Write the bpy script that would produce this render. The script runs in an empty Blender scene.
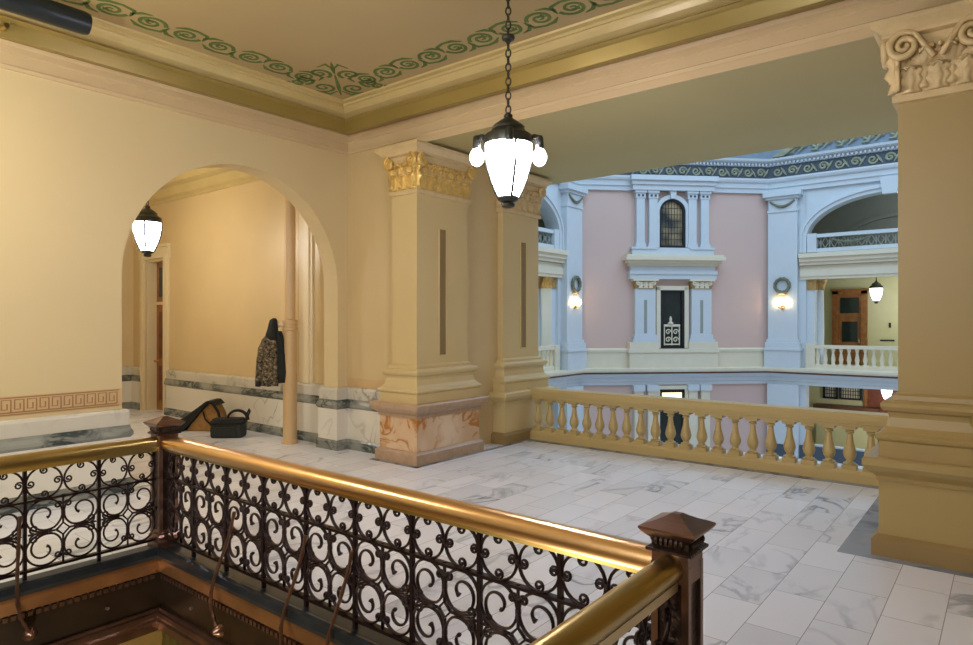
import bpy, bmesh, math, random
from mathutils import Vector, Matrix, noise as mnoise
random.seed(7)
PI = math.pi
col = bpy.context.scene.collection

# ------------------------------------------------------------------ materials
def lin(c):
    def f(v):
        v /= 255.0
        return v/12.92 if v <= 0.04045 else ((v+0.055)/1.055)**2.4
    return (f(c[0]), f(c[1]), f(c[2]), 1.0)

def new_mat(name):
    m = bpy.data.materials.new(name); m.use_nodes = True
    nt = m.node_tree
    b = nt.nodes['Principled BSDF']
    return m, nt, b

def mat(name, c, rough=0.6, metal=0.0, var=0.08, vscale=3.0, bump=0.0, bscale=40.0, c2=None, spec=0.5):
    m, nt, b = new_mat(name)
    tc = nt.nodes.new('ShaderNodeTexCoord')
    n = nt.nodes.new('ShaderNodeTexNoise'); n.inputs['Scale'].default_value = vscale
    n.inputs['Detail'].default_value = 4
    nt.links.new(tc.outputs['Object'], n.inputs['Vector'])
    r = nt.nodes.new('ShaderNodeValToRGB')
    a = lin(c)
    if c2 is None:
        lo = tuple(v*(1-var) for v in a[:3])+(1,); hi = tuple(min(1, v*(1+var)) for v in a[:3])+(1,)
    else:
        lo = a; hi = lin(c2)
    r.color_ramp.elements[0].position = .3; r.color_ramp.elements[1].position = .7
    r.color_ramp.elements[0].color = lo; r.color_ramp.elements[1].color = hi
    nt.links.new(n.outputs['Fac'], r.inputs['Fac'])
    nt.links.new(r.outputs['Color'], b.inputs['Base Color'])
    b.inputs['Roughness'].default_value = rough
    b.inputs['Metallic'].default_value = metal
    b.inputs['Specular IOR Level'].default_value = spec
    if bump > 0:
        n2 = nt.nodes.new('ShaderNodeTexNoise'); n2.inputs['Scale'].default_value = bscale
        nt.links.new(tc.outputs['Object'], n2.inputs['Vector'])
        bp = nt.nodes.new('ShaderNodeBump'); bp.inputs['Strength'].default_value = bump
        bp.inputs['Distance'].default_value = .02
        nt.links.new(n2.outputs['Fac'], bp.inputs['Height'])
        nt.links.new(bp.outputs['Normal'], b.inputs['Normal'])
    return m

def marble(name, base, vein, scale=1.6, width=.05, rough=.25, heavy=0.0, tiles=None, stretch=(1, 1, 1)):
    m, nt, b = new_mat(name); N = nt.nodes.new; L = nt.links.new
    tc = N('ShaderNodeTexCoord')
    vec = tc.outputs['Object']
    brick = None
    if tiles:
        mp = N('ShaderNodeMapping'); mp.inputs['Rotation'].default_value = (0, 0, PI/2)
        L(vec, mp.inputs['Vector'])
        brick = N('ShaderNodeTexBrick')
        brick.inputs['Color1'].default_value = (0, 0, 0, 1); brick.inputs['Color2'].default_value = (1, 1, 1, 1)
        brick.inputs['Mortar'].default_value = (.5, .5, .5, 1)
        brick.inputs['Scale'].default_value = 1.0
        brick.inputs['Brick Width'].default_value = tiles[0]; brick.inputs['Row Height'].default_value = tiles[1]
        brick.inputs['Mortar Size'].default_value = .0025; brick.inputs['Mortar Smooth'].default_value = .1
        L(mp.outputs['Vector'], brick.inputs['Vector'])
        # every slab gets its own piece of vein
        sep = N('ShaderNodeMath'); sep.operation = 'MULTIPLY'; sep.inputs[1].default_value = 37.0
        L(brick.outputs['Color'], sep.inputs[0])
        ad = N('ShaderNodeVectorMath'); ad.operation = 'ADD'
        L(vec, ad.inputs[0]); L(sep.outputs[0], ad.inputs[1])
        vec = ad.outputs[0]
    mp2 = N('ShaderNodeMapping'); mp2.inputs['Scale'].default_value = stretch
    mp2.inputs['Rotation'].default_value = (.3, .2, .7)
    L(vec, mp2.inputs['Vector']); vec = mp2.outputs[0]
    n1 = N('ShaderNodeTexNoise'); n1.inputs['Scale'].default_value = scale; n1.inputs['Detail'].default_value = 6
    n1.inputs['Distortion'].default_value = 1.2; L(vec, n1.inputs['Vector'])
    r1 = N('ShaderNodeValToRGB'); e = r1.color_ramp.elements
    e[0].position = .5-width; e[0].color = (0, 0, 0, 1); e[1].position = .5; e[1].color = (1, 1, 1, 1)
    k = e.new(.5+width); k.color = (0, 0, 0, 1)
    L(n1.outputs['Fac'], r1.inputs['Fac'])
    n2 = N('ShaderNodeTexNoise'); n2.inputs['Scale'].default_value = scale*.55; n2.inputs['Detail'].default_value = 5
    L(vec, n2.inputs['Vector'])
    r2 = N('ShaderNodeValToRGB'); e = r2.color_ramp.elements
    e[0].position = .47-heavy*.25; e[0].color = (0, 0, 0, 1); e[1].position = .72-heavy*.2; e[1].color = (1, 1, 1, 1)
    L(n2.outputs['Fac'], r2.inputs['Fac'])
    mul = N('ShaderNodeMath'); mul.operation = 'MULTIPLY'
    L(r1.outputs['Color'], mul.inputs[0]); L(r2.outputs['Color'], mul.inputs[1])
    ad2 = N('ShaderNodeMath'); ad2.operation = 'MULTIPLY_ADD'; ad2.use_clamp = True
    L(r2.outputs['Color'], ad2.inputs[0]); ad2.inputs[1].default_value = .18+heavy*.6; L(mul.outputs[0], ad2.inputs[2])
    mix = N('ShaderNodeMix'); mix.data_type = 'RGBA'
    L(ad2.outputs[0], mix.inputs['Factor'])
    mix.inputs['A'].default_value = lin(base); mix.inputs['B'].default_value = lin(vein)
    out = mix.outputs['Result']
    if tiles:
        ma = N('ShaderNodeMapRange'); ma.inputs['To Min'].default_value = .93; ma.inputs['To Max'].default_value = 1.03
        L(brick.outputs['Color'], ma.inputs['Value'])
        m2 = N('ShaderNodeMix'); m2.data_type = 'RGBA'; m2.blend_type = 'MULTIPLY'; m2.inputs['Factor'].default_value = 1
        L(out, m2.inputs['A']); L(ma.outputs[0], m2.inputs['B'])
        m3 = N('ShaderNodeMix'); m3.data_type = 'RGBA'
        L(brick.outputs['Fac'], m3.inputs['Factor']); L(m2.outputs['Result'], m3.inputs['A'])
        m3.inputs['B'].default_value = lin((160, 160, 162))
        out = m3.outputs['Result']
    L(out, b.inputs['Base Color'])
    b.inputs['Roughness'].default_value = rough
    return m

def emit(name, c, s):
    m, nt, b = new_mat(name)
    b.inputs['Base Color'].default_value = lin(c)
    b.inputs['Emission Color'].default_value = lin(c)
    b.inputs['Emission Strength'].default_value = s
    return m

M = {}
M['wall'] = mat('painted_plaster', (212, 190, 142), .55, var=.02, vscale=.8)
M['wall_warm'] = mat('warm_plaster', (205, 180, 130), .55, var=.04, vscale=.8)
M['corridor'] = mat('corridor_plaster', (210, 184, 134), .35, var=.04, vscale=1.2)
M['band'] = mat('painted_dado_band', (202, 168, 120), .6, var=.05)
M['key'] = mat('painted_key_pattern', (158, 118, 74), .6, var=.05)
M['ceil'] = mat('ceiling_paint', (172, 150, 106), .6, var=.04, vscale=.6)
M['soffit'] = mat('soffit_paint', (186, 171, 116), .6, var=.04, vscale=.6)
M['gold'] = mat('cornice_gold', (150, 128, 66), .3, .3, var=.08, vscale=2)
M['crown'] = mat('cornice_tan', (196, 174, 118), .3, .1, var=.06)
M['archi'] = mat('architrave_paint', (206, 180, 136), .5, var=.03)
M['green'] = mat('stencil_green', (88, 110, 52), .7, var=.15, vscale=9)
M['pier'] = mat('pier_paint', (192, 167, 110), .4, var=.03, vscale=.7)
M['pier_lit'] = mat('pier_paint_lit', (206, 182, 128), .4, var=.03, vscale=.7)  # same pier paint lightened; brighter light on the left piers is in the colour
M['pier_shade'] = mat('pier_paint_shaded', (170, 145, 90), .4, var=.03, vscale=.7)  # same paint darkened; shade on the right pier is put into the colour
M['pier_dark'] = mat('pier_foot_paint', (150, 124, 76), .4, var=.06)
M['slot'] = mat('pier_slot_paint', (136, 112, 66), .5, var=.05)
M['gilt'] = mat('capital_gilding', (226, 190, 110), .3, .45, var=.15, vscale=12)
M['capital'] = mat('capital_paint', (212, 186, 136), .45, .05, var=.08, vscale=8)
M['olive'] = mat('capital_olive', (122, 116, 72), .5, .05, var=.25, vscale=8)
M['floor'] = marble('floor_marble', (238, 241, 248), (136, 146, 162), 1.1, .04, .22, tiles=(.62, .31), stretch=(1.6, .7, 1))
M['floor_grey'] = marble('grey_border_marble', (150, 156, 165), (84, 94, 108), 2.2, .09, .25, heavy=.3)
M['white_marble'] = marble('wainscot_white_marble', (224, 216, 198), (150, 146, 136), 1.5, .03, .25)
M['dark_marble'] = marble('wainscot_grey_marble', (150, 150, 138), (62, 70, 66), 3.2, .1, .25, heavy=.5, stretch=(1, 1, 2))
M['cap_marble'] = marble('wainscot_cap_marble', (206, 198, 178), (128, 126, 116), 2.2, .06, .25, heavy=.1)
M['amber_marble'] = marble('amber_marble', (226, 200, 166), (176, 116, 52), 2.6, .06, .25, heavy=.42)
M['rose_marble'] = mat('rose_marble', (176, 146, 116), .3, var=.12, vscale=14)
M['brass'] = mat('polished_brass', (228, 188, 136), .28, 1.0, var=.08, vscale=2)
M['brass_olive'] = mat('aged_brass', (176, 152, 92), .3, .95, var=.15, vscale=3)
M['brass_pale'] = mat('pale_brass', (206, 184, 138), .35, .6, var=.06)
M['bronze'] = mat('brown_bronze', (128, 98, 82), .28, .85, var=.2, vscale=7)
M['bronze_dark'] = mat('dark_bronze', (62, 46, 40), .4, .7, var=.3, vscale=20, bump=.3, bscale=60)
M['iron'] = mat('wrought_iron', (50, 36, 36), .36, .7, var=.2, vscale=10)
M['curb'] = mat('black_curb', (44, 50, 56), .3, .4, var=.3, vscale=5)
M['wood_trim'] = mat('copper_moulding', (140, 98, 62), .35, .6, var=.25, vscale=4)
M['fascia'] = mat('dark_fascia', (52, 38, 26), .4, .5, var=.3, vscale=3)
M['bolt'] = mat('steel_bolt', (150, 145, 135), .3, .8)
M['black'] = mat('black_tube_paint', (26, 34, 38), .35, .2, var=.2)
M['fabric_black'] = mat('black_fabric', (30, 32, 30), .85, var=.25, vscale=14, bump=.3)
M['fabric_bag'] = mat('black_bag_nylon', (34, 42, 38), .6, var=.25, vscale=14, bump=.2)
M['fabric_tan'] = mat('tan_canvas', (168, 128, 72), .85, var=.2, vscale=14, bump=.3)
M['pipe'] = mat('pipe_paint', (206, 172, 122), .4, var=.03)
M['valve'] = mat('valve_paint', (222, 196, 158), .4)
M['rot_white'] = mat('rotunda_white_paint', (206, 215, 222), .5, var=.02)
M['rot_cream'] = mat('rotunda_cream_paint', (226, 218, 196), .5, var=.03)
M['rot_pink'] = mat('rotunda_pink_paint', (212, 184, 174), .6, var=.03, vscale=.5)
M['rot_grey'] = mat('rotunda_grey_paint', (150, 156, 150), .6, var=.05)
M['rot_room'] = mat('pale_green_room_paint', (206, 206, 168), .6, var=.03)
M['rot_frieze'] = mat('blue_frieze', (74, 86, 98), .6, var=.1, vscale=5)
M['attic'] = mat('attic_blue_grey', (128, 144, 158), .6, var=.1, vscale=5)
M['rot_leaf'] = mat('frieze_relief', (150, 152, 130), .55, var=.2, vscale=6)
M['wreath'] = mat('wreath_green', (112, 116, 96), .6, var=.3, vscale=14)
M['rot_gold'] = mat('small_capital_gilding', (176, 146, 92), .4, .3, var=.3, vscale=14)
M['door_wood'] = mat('door_wood', (164, 112, 58), .4, c2=(128, 80, 38), vscale=5)
M['door_red'] = mat('reddish_door_wood', (126, 66, 40), .4, c2=(92, 44, 26), vscale=5)
M['dark_wood'] = mat('dark_wood', (92, 60, 40), .45, var=.2)
M['frame_black'] = mat('black_frame', (26, 28, 34), .4)
M['dark_glass'] = mat('dark_glass', (34, 46, 44), .08, var=.2, vscale=2)
M['paper'] = mat('board_paper', (210, 206, 186), .7, var=.04)
M['casing'] = mat('casing_paint', (224, 206, 164), .4, var=.02)
M['white_metal'] = mat('cream_metal', (226, 214, 190), .4)
M['lamp_iron'] = mat('lamp_bronze', (70, 72, 66), .35, .6, var=.2, vscale=9)
M['lamp_glass'] = emit('lamp_glass_lit', (240, 238, 255), 95.0)
M['lamp_glass_dim'] = emit('corridor_lamp_glass_lit', (236, 234, 255), 20.0)
M['lamp_glass_small'] = emit('far_lamp_glass_lit', (214, 216, 255), 5.0)
M['bulb'] = emit('bulb_lit', (250, 244, 255), 14.0)
M['sconce_lit'] = emit('sconce_glass_lit', (255, 226, 170), 16.0)
M['lower'] = mat('lower_wall_paint', (218, 196, 140), .6, var=.04)

def camo():
    m, nt, b = new_mat('camouflage_cloth'); N = nt.nodes.new; L = nt.links.new
    tc = N('ShaderNodeTexCoord'); n = N('ShaderNodeTexNoise'); n.inputs['Scale'].default_value = 26; n.inputs['Detail'].default_value = 3
    L(tc.outputs['Object'], n.inputs['Vector'])
    r = N('ShaderNodeValToRGB'); r.color_ramp.interpolation = 'CONSTANT'; e = r.color_ramp.elements
    e[0].position = 0; e[0].color = lin((38, 36, 28)); e[1].position = .43; e[1].color = lin((112, 94, 66))
    k = e.new(.5); k.color = lin((66, 60, 44)); k = e.new(.57); k.color = lin((150, 130, 98))
    L(n.outputs['Fac'], r.inputs['Fac']); L(r.outputs['Color'], b.inputs['Base Color']); b.inputs['Roughness'].default_value = .9
    return m
M['camo'] = camo()

def leaded():
    # one window's small panes as a pattern
    m, nt, b = new_mat('leaded_glass'); N = nt.nodes.new; L = nt.links.new
    tc = N('ShaderNodeTexCoord'); n = N('ShaderNodeTexNoise'); n.inputs['Scale'].default_value = .9
    L(tc.outputs['Object'], n.inputs['Vector'])
    r = N('ShaderNodeValToRGB'); e = r.color_ramp.elements
    e[0].position = .4; e[0].color = lin((52, 62, 66)); e[1].position = .62; e[1].color = lin((176, 158, 122))
    L(n.outputs['Fac'], r.inputs['Fac']); L(r.outputs['Color'], b.inputs['Base Color']); b.inputs['Roughness'].default_value = .15
    return m
M['leaded'] = leaded()

# ------------------------------------------------------------------ mesh builder
class MB:
    def __init__(s, fr=None):
        s.v = []; s.f = []; s.fr = fr
    def P(s, p):
        if s.fr is None: return tuple(p)
        o, u, n = s.fr
        return (o[0]+p[0]*u[0]+p[1]*n[0], o[1]+p[0]*u[1]+p[1]*n[1], o[2]+p[2])
    def add(s, vs, fs):
        b = len(s.v); s.v += [s.P(p) for p in vs]; s.f += [tuple(i+b for i in q) for q in fs]; return s
    def box(s, x0, x1, y0, y1, z0, z1):
        return s.add([(x0, y0, z0), (x1, y0, z0), (x1, y1, z0), (x0, y1, z0), (x0, y0, z1), (x1, y0, z1), (x1, y1, z1), (x0, y1, z1)],
                     [(0, 3, 2, 1), (4, 5, 6, 7), (0, 1, 5, 4), (1, 2, 6, 5), (2, 3, 7, 6), (3, 0, 4, 7)])
    def rect(s, x0, x1, y0, y1, prof, cap=True):
        # prof: (offset, z) loops round a rectangle
        vs = []; fs = []; n = len(prof)
        for o, z in prof: vs += [(x0-o, y0-o, z), (x1+o, y0-o, z), (x1+o, y1+o, z), (x0-o, y1+o, z)]
        for i in range(n-1):
            for k in range(4):
                a = i*4+k; b = i*4+(k+1) % 4; fs.append((a, b, b+4, a+4))
        if cap: fs.append((3, 2, 1, 0)); m = (n-1)*4; fs.append((m, m+1, m+2, m+3))
        return s.add(vs, fs)
    def lathe(s, cx, cy, prof, n=16, a0=0.0):
        vs = []; fs = []
        for r, z in prof:
            for k in range(n):
                t = a0+2*PI*k/n; vs.append((cx+r*math.cos(t), cy+r*math.sin(t), z))
        m = len(prof)
        for i in range(m-1):
            for k in range(n):
                a = i*n+k; b = i*n+(k+1) % n; fs.append((a, b, b+n, a+n))
        fs.append(tuple(range(n-1, -1, -1))); fs.append(tuple((m-1)*n+k for k in range(n)))
        return s.add(vs, fs)
    def tube(s, pts, r, n=6, closed=False, flat=None):
        # r: number or list; flat=(a,b) scales the section
        pts = [Vector(p) for p in pts]; m = len(pts)
        if m < 2: return s
        rs = r if isinstance(r, (list, tuple)) else [r]*m
        vs = []; fs = []; prev = None
        for i in range(m):
            if closed: t = pts[(i+1) % m]-pts[i-1]
            else: t = pts[min(i+1, m-1)]-pts[max(i-1, 0)]
            if t.length < 1e-9: t = Vector((0, 0, 1))
            t.normalize()
            if prev is None:
                up = Vector((0, 0, 1)) if abs(t.z) < .9 else Vector((1, 0, 0))
                a = up.cross(t).normalized()
            else:
                a = (prev-t*prev.dot(t))
                a = a.normalized() if a.length > 1e-6 else prev
            prev = a; b = t.cross(a)
            fa, fb = flat if flat else (1, 1)
            for k in range(n):
                q = 2*PI*(k+.5)/n
                vs.append(tuple(pts[i]+a*(rs[i]*fa*math.cos(q))+b*(rs[i]*fb*math.sin(q))))
        for i in range(m if closed else m-1):
            for k in range(n):
                A = i*n+k; B = i*n+(k+1) % n; j = ((i+1) % m)*n
                fs.append((A, B, j+(k+1) % n, j+k))
        if not closed:
            fs.append(tuple(range(n-1, -1, -1))); fs.append(tuple((m-1)*n+k for k in range(n)))
        return s.add(vs, fs)
    def prism(s, poly, ax, a0, a1):
        # poly of 2D points, extruded along axis 'x','y','z'
        n = len(poly)
        def mk(p, a): return {'x': (a, p[0], p[1]), 'y': (p[0], a, p[1]), 'z': (p[0], p[1], a)}[ax]
        vs = [mk(p, a0) for p in poly]+[mk(p, a1) for p in poly]
        fs = [tuple(range(n)), tuple(range(2*n-1, n-1, -1))]+[(i, (i+1) % n, (i+1) % n+n, i+n) for i in range(n)]
        return s.add(vs, fs)
    def mould(s, path, prof, closed=False):
        # sweep (offset,z) profile along a 2D path, offset to the left of travel, mitred
        m = len(path); n = len(prof); vs = []; fs = []
        for i in range(m):
            p = Vector(path[i])
            def nrm(a, b):
                d = (Vector(b)-Vector(a)).normalized(); return Vector((-d.y, d.x))
            if closed: n0 = nrm(path[i-1], p); n1 = nrm(p, path[(i+1) % m])
            else:
                n0 = nrm(path[i-1], p) if i > 0 else nrm(p, path[i+1])
                n1 = nrm(p, path[i+1]) if i < m-1 else n0
            d = (n0+n1); d = d/(1+n0.dot(n1))
            for o, z in prof: vs.append((p.x+d.x*o, p.y+d.y*o, z))
        for i in range(m if closed else m-1):
            j = ((i+1) % m)*n
            for k in range(n-1): fs.append((i*n+k, i*n+k+1, j+k+1, j+k))
        if not closed: fs.append(tuple(range(n))); fs.append(tuple((m-1)*n+k for k in range(n-1, -1, -1)))
        return s.add(vs, fs)
    def ribbon(s, pts, ws, off, th, plane):
        # flat stroke: 2D pts with widths, put in 3D by plane(x,y,h)
        vs = []; fs = []; m = len(pts)
        for i in range(m):
            a = Vector(pts[max(i-1, 0)]); b = Vector(pts[min(i+1, m-1)]); t = (b-a)
            t = t.normalized() if t.length > 1e-9 else Vector((1, 0)); nn = Vector((-t.y, t.x))
            p = Vector(pts[i]); w = ws[i] if isinstance(ws, (list, tuple)) else ws
            for sg in (-1, 1):
                q = p+nn*(sg*w/2)
                vs.append(plane(q.x, q.y, off)); vs.append(plane(q.x, q.y, off+th))
        for i in range(m-1):
            a = i*4; b = a+4
            fs += [(a+1, a+3, b+3, b+1), (a, b, b+2, a+2), (a, a+1, b+1, b), (a+2, b+2, b+3, a+3)]
        fs += [(0, 2, 3, 1), ((m-1)*4, (m-1)*4+1, (m-1)*4+3, (m-1)*4+2)]
        return s.add(vs, fs)
    def build(s, name, m, parent=None, smooth=False, bevel=0):
        me = bpy.data.meshes.new(name)
        org = Vector((0, 0, 0))
        if parent is not None: org = WORLD[parent.name]
        me.from_pydata([tuple(Vector(p)-org) for p in s.v], [], s.f)
        bm = bmesh.new(); bm.from_mesh(me); bmesh.ops.recalc_face_normals(bm, faces=bm.faces); bm.to_mesh(me); bm.free()
        me.materials.append(m)
        if smooth:
            for p in me.polygons: p.use_smooth = True
            if smooth != 'all':
                try: me.set_sharp_from_angle(angle=math.radians(40))
                except Exception: pass
        o = bpy.data.objects.new(name, me); col.objects.link(o)
        if parent is not None: o.parent = parent
        WORLD[o.name] = org
        if bevel:
            bv = o.modifiers.new('bevel', 'BEVEL'); bv.width = bevel; bv.segments = 2; bv.limit_method = 'ANGLE'
        return o
WORLD = {}

def tag(o, label=None, cat=None, group=None, kind=None):
    if label: o['label'] = label
    if cat: o['category'] = cat
    if group: o['group'] = group
    if kind: o['kind'] = kind
    return o
def thing(name, label, cat, loc, group=None):
    o = bpy.data.objects.new(name, None); col.objects.link(o); o.empty_display_size = .1
    o.location = loc; WORLD[o.name] = Vector(loc)
    return tag(o, label, cat, group)
def struct(o): o['kind'] = 'structure'; return o
def sthing(name, loc=(0, 0, 0)):
    o = bpy.data.objects.new(name, None); col.objects.link(o); o.location = loc; WORLD[o.name] = Vector(loc)
    return struct(o)
def copy_tree(o, loc=None, parent=None):
    c = o.copy(); col.objects.link(c)
    if parent is not None: c.parent = parent
    if loc is not None: c.location = loc
    WORLD[c.name] = WORLD[o.name] if loc is None else Vector(loc)
    for ch in list(o.children): copy_tree(ch, None, c)
    return c

def arc_wall(mb, u0, u1, z0, z1, cu, hw, zs, rise, d0, d1, n=28):
    """wall slab u0..u1, z0..z1, depth d0..d1, with an arched opening down to z0"""
    mb.box(u0, cu-hw, d0, d1, z0, z1); mb.box(cu+hw, u1, d0, d1, z0, z1)
    pts = [(cu-hw*math.cos(PI*i/n), zs+rise*math.sin(PI*i/n)) for i in range(n+1)]
    for (a, za), (b, zb) in zip(pts[:-1], pts[1:]):
        vs = [(a, d0, za), (b, d0, zb), (b, d0, z1), (a, d0, z1), (a, d1, za), (b, d1, zb), (b, d1, z1), (a, d1, z1)]
        mb.add(vs, [(0, 1, 2, 3), (7, 6, 5, 4), (0, 4, 5, 1), (3, 2, 6, 7)])
    return mb
def arch_band(mb, cu, hw, zs, rise, w, d0, d1, n=28, zlow=None):
    """raised band round an arch"""
    ang = [PI*i/n for i in range(n+1)]
    inn = [(cu-hw*math.cos(a), zs+rise*math.sin(a)) for a in ang]
    out = [(cu-(hw+w)*math.cos(a), zs+(rise+w)*math.sin(a)) for a in ang]
    if zlow is not None:
        inn = [(inn[0][0], zlow)]+inn+[(inn[-1][0], zlow)]; out = [(out[0][0], zlow)]+out+[(out[-1][0], zlow)]
    for i in range(len(inn)-1):
        a, b, c, d = inn[i], inn[i+1], out[i+1], out[i]
        vs = [(p[0], dd, p[1]) for dd in (d0, d1) for p in (a, b, c, d)]
        mb.add(vs, [(0, 1, 2, 3), (7, 6, 5, 4), (0, 4, 5, 1), (1, 5, 6, 2), (2, 6, 7, 3), (3, 7, 4, 0)])
    return mb
def spiral(cx, cy, r0, r1, a0, turns, n=24):
    """shrinking spiral, signed turns"""
    return [(cx+(r0+(r1-r0)*(i/n)**.8)*math.cos(a0+turns*2*PI*i/n), cy+(r0+(r1-r0)*(i/n)**.8)*math.sin(a0+turns*2*PI*i/n)) for i in range(n+1)]

# ------------------------------------------------------------------ layout constants (metres)
XL = -7.4          # left wall
YB = 6.1           # back wall with the wide opening
YR = 9.3           # rotunda face of that opening
ZC = 4.72          # ceiling
ZL = 4.10          # lintel underside
HX0, HX1, HY1 = -5.3, -1.03, 2.5   # stairwell
XO0, XO1 = -6.0, -.61              # jamb faces of the opening
XE = -14.3         # corridor end

# ------------------------------------------------------------------ floor, ceiling, walls
f = MB()
T = -.02
f.box(XE, HX0-.04, -6, YB, -.12, 0); f.box(HX1+.04, 6, -6, YB, -.12, 0)
f.box(HX0-.04, HX1+.04, HY1+.04, YB, -.12, 0); f.box(HX0-.04, HX1+.04, -6, -4, -.12, 0)
f.box(XO0, XO1, YB, YR-.02, -.12, 0); f.box(-13.85, -12.8, YB, YB+.4, -.12, 0)
struct(f.build('floor', M['floor']))
g = MB()
g.box(XO0, -1.06, 8.13, 8.255, 0, .003); g.box(-5.745, -5.68, 5.74, 7.3, 0, .003); g.box(-6.55, -5.68, 5.74, 5.815, 0, .003)
g.box(-1.06, -.80, 5.72, 8.18, 0, .003); g.box(-.80, .6, 5.72, 5.81, 0, .003); g.box(-5.745, -5.68, 7.3, 8.02, 0, .003)
struct(g.build('trim_floor_border', M['floor_grey']))

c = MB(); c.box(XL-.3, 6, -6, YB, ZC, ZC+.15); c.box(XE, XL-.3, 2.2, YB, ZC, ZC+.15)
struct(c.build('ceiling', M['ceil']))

FL = ((XL, 0, 0), (0, 1), (1, 0))           # u=+y, n=+x
w = MB(FL); arc_wall(w, -6, YB+.1, 0, ZC+.1, 4.475, 1.435, 2.29, 1.435, -.3, 0)
struct(w.build('wall_left', M['wall'], smooth=True))
# back wall left of the opening, running on into the corridor, with the door recess
w = MB(); w.box(-12.9, XO0, YB, YB+.3, 0, ZC+.1); w.box(XE-.3, -13.75, YB, YB+.3, 0, ZC+.1); w.box(-13.75, -12.9, YB, YB+.3, 3.05, ZC+.1)
w.box(-13.85, -12.8, YB+.3, YB+.4, 0, 3.3)
struct(w.build('wall_corridor', M['corridor']))
w = MB(); w.box(XE-.3, XE, 2.2, YB, 0, ZC+.1); w.box(XE, XL-.3, 2.1, 2.3, 0, ZC+.1)
struct(w.build('wall_corridor_end', M['wall']))
w = MB(); w.box(XL, XO0-.0, YB-.006, YB-.0005, 0, ZC); struct(w.build('wall_back_left', M['wall_warm']))
w = MB(); w.box(-8.8, XO0, YB+.3, 8.74, -5, ZL); w.box(-8.8, XO0, YB+.3, YR, ZL, 10); w.box(-8.8, -7.2, 8.74, YR, -5, ZL); w.box(-6.6, XO0, YB+.001, YB+.31, 0, ZC)
struct(w.build('wall_jamb_left', M['wall_warm']))
w = MB(); w.box(XO1, 2.2, YB, YR, -5, 10); w.box(2.2, 6, YB, YB+.3, 0, ZC+.1)
struct(w.build('wall_jamb_right', M['pier']))
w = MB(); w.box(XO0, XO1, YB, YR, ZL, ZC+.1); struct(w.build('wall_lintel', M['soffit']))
w = MB(); w.box(XO0, XO1, YB+.3, YR, ZC+.1, 10); w.box(XO0, XO1, YR-.4, YR, -5, -.13); struct(w.build('wall_rotunda_south', M['rot_cream']))
w = MB(); w.box(6, 6.3, -6, YB, 0, ZC+.1); struct(w.build('wall_right', M['wall']))
w = MB(); w.box(XL-.3, 6.3, -6.3, -6, 0, ZC+.1); struct(w.build('wall_behind', M['wall']))
# lintel front face with its stepped architrave
w = MB(); w.mould([(XO1+1.5, YB), (XL, YB), (XL, -6)][::1], [(0, 4.18), (.025, 4.18), (.03, 4.215), (.012, 4.225), (.012, 4.33), (.03, 4.34), (.03, 4.40), (.055, 4.43), (.055, 4.46), (0, 4.47)])
struct(w.build('trim_architrave', M['archi']))
w = MB(); w.box(XO0, XO1, YB-.02, YB+.001, ZL, 4.2); struct(w.build('trim_lintel_face', M['archi']))
path = [(6, YB), (XL, YB), (XL, -6)]
w = MB(); w.mould(path, [(0, 4.455), (.05, 4.455), (.07, 4.43), (.22, 4.43), (.25, 4.375), (.285, 4.37), (.30, 4.375), (.31, 4.41), (.335, 4.50), (.36, 4.515), (.375, 4.53), (.36, 4.545), (0, 4.545)])
struct(w.build('trim_cornice', M['gold']))
w = MB(); w.mould(path, [(0, 4.545), (.33, 4.545), (.33, 4.57), (.36, 4.585), (.395, 4.60), (.43, 4.64), (.445, 4.665), (.47, 4.665), (.475, 4.69), (.53, 4.70), (.54, ZC+.01), (0, ZC+.01)])
struct(w.build('trim_crown', M['crown']))
w = MB(); w.mould([(XL-.3, YB), (XE, YB), (XE, 2.3), (XL-.3, 2.3)], [(0, 4.12), (.03, 4.12), (.03, 4.17), (.1, 4.2), (.14, 4.34), (.3, 4.36), (.33, 4.48), (.4, 4.52), (.45, 4.6), (.5, 4.7), (.5, ZC+.01), (0, ZC+.01)])
struct(w.build('trim_corridor_cornice', M['crown']))

# wainscots
def wainscot(nm, path, cut=None):
    root = sthing(nm)
    MB().mould(path, [(0, .70), (.05, .70), (.055, .835), (.045, .86), (.03, .87), (0, .87)]).build('cap', M['cap_marble'], root)
    MB().mould(path, [(0, .57), (.06, .57), (.085, .60), (.085, .63), (.065, .67), (.06, .70), (0, .70)]).build('moulding', M['dark_marble'], root)
    MB().mould(path, [(0, .13), (.06, .13), (.06, .57), (0, .57)]).build('panel', M['white_marble'], root)
    MB().mould(path, [(0, 0), (.085, 0), (.085, .11), (.065, .14), (0, .14)]).build('base', M['dark_marble'], root)
    return root
wainscot('baseboard_left', [(XL-.3, 3.04), (XL, 3.04), (XL, -6)])
wainscot('baseboard_back', [(XO0-.05, YB), (XL, YB), (XL, 5.91), (XL-.3, 5.91), (XL-.3, YB), (-12.78, YB)])
wainscot('baseboard_corridor', [(-13.85, YB), (XE, YB), (XE, 2.3)])
w = MB(); w.box(XL, -6.3, YB-.01, YB-.005, .87, 1.0); struct(w.build('trim_back_band', M['band']))
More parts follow.
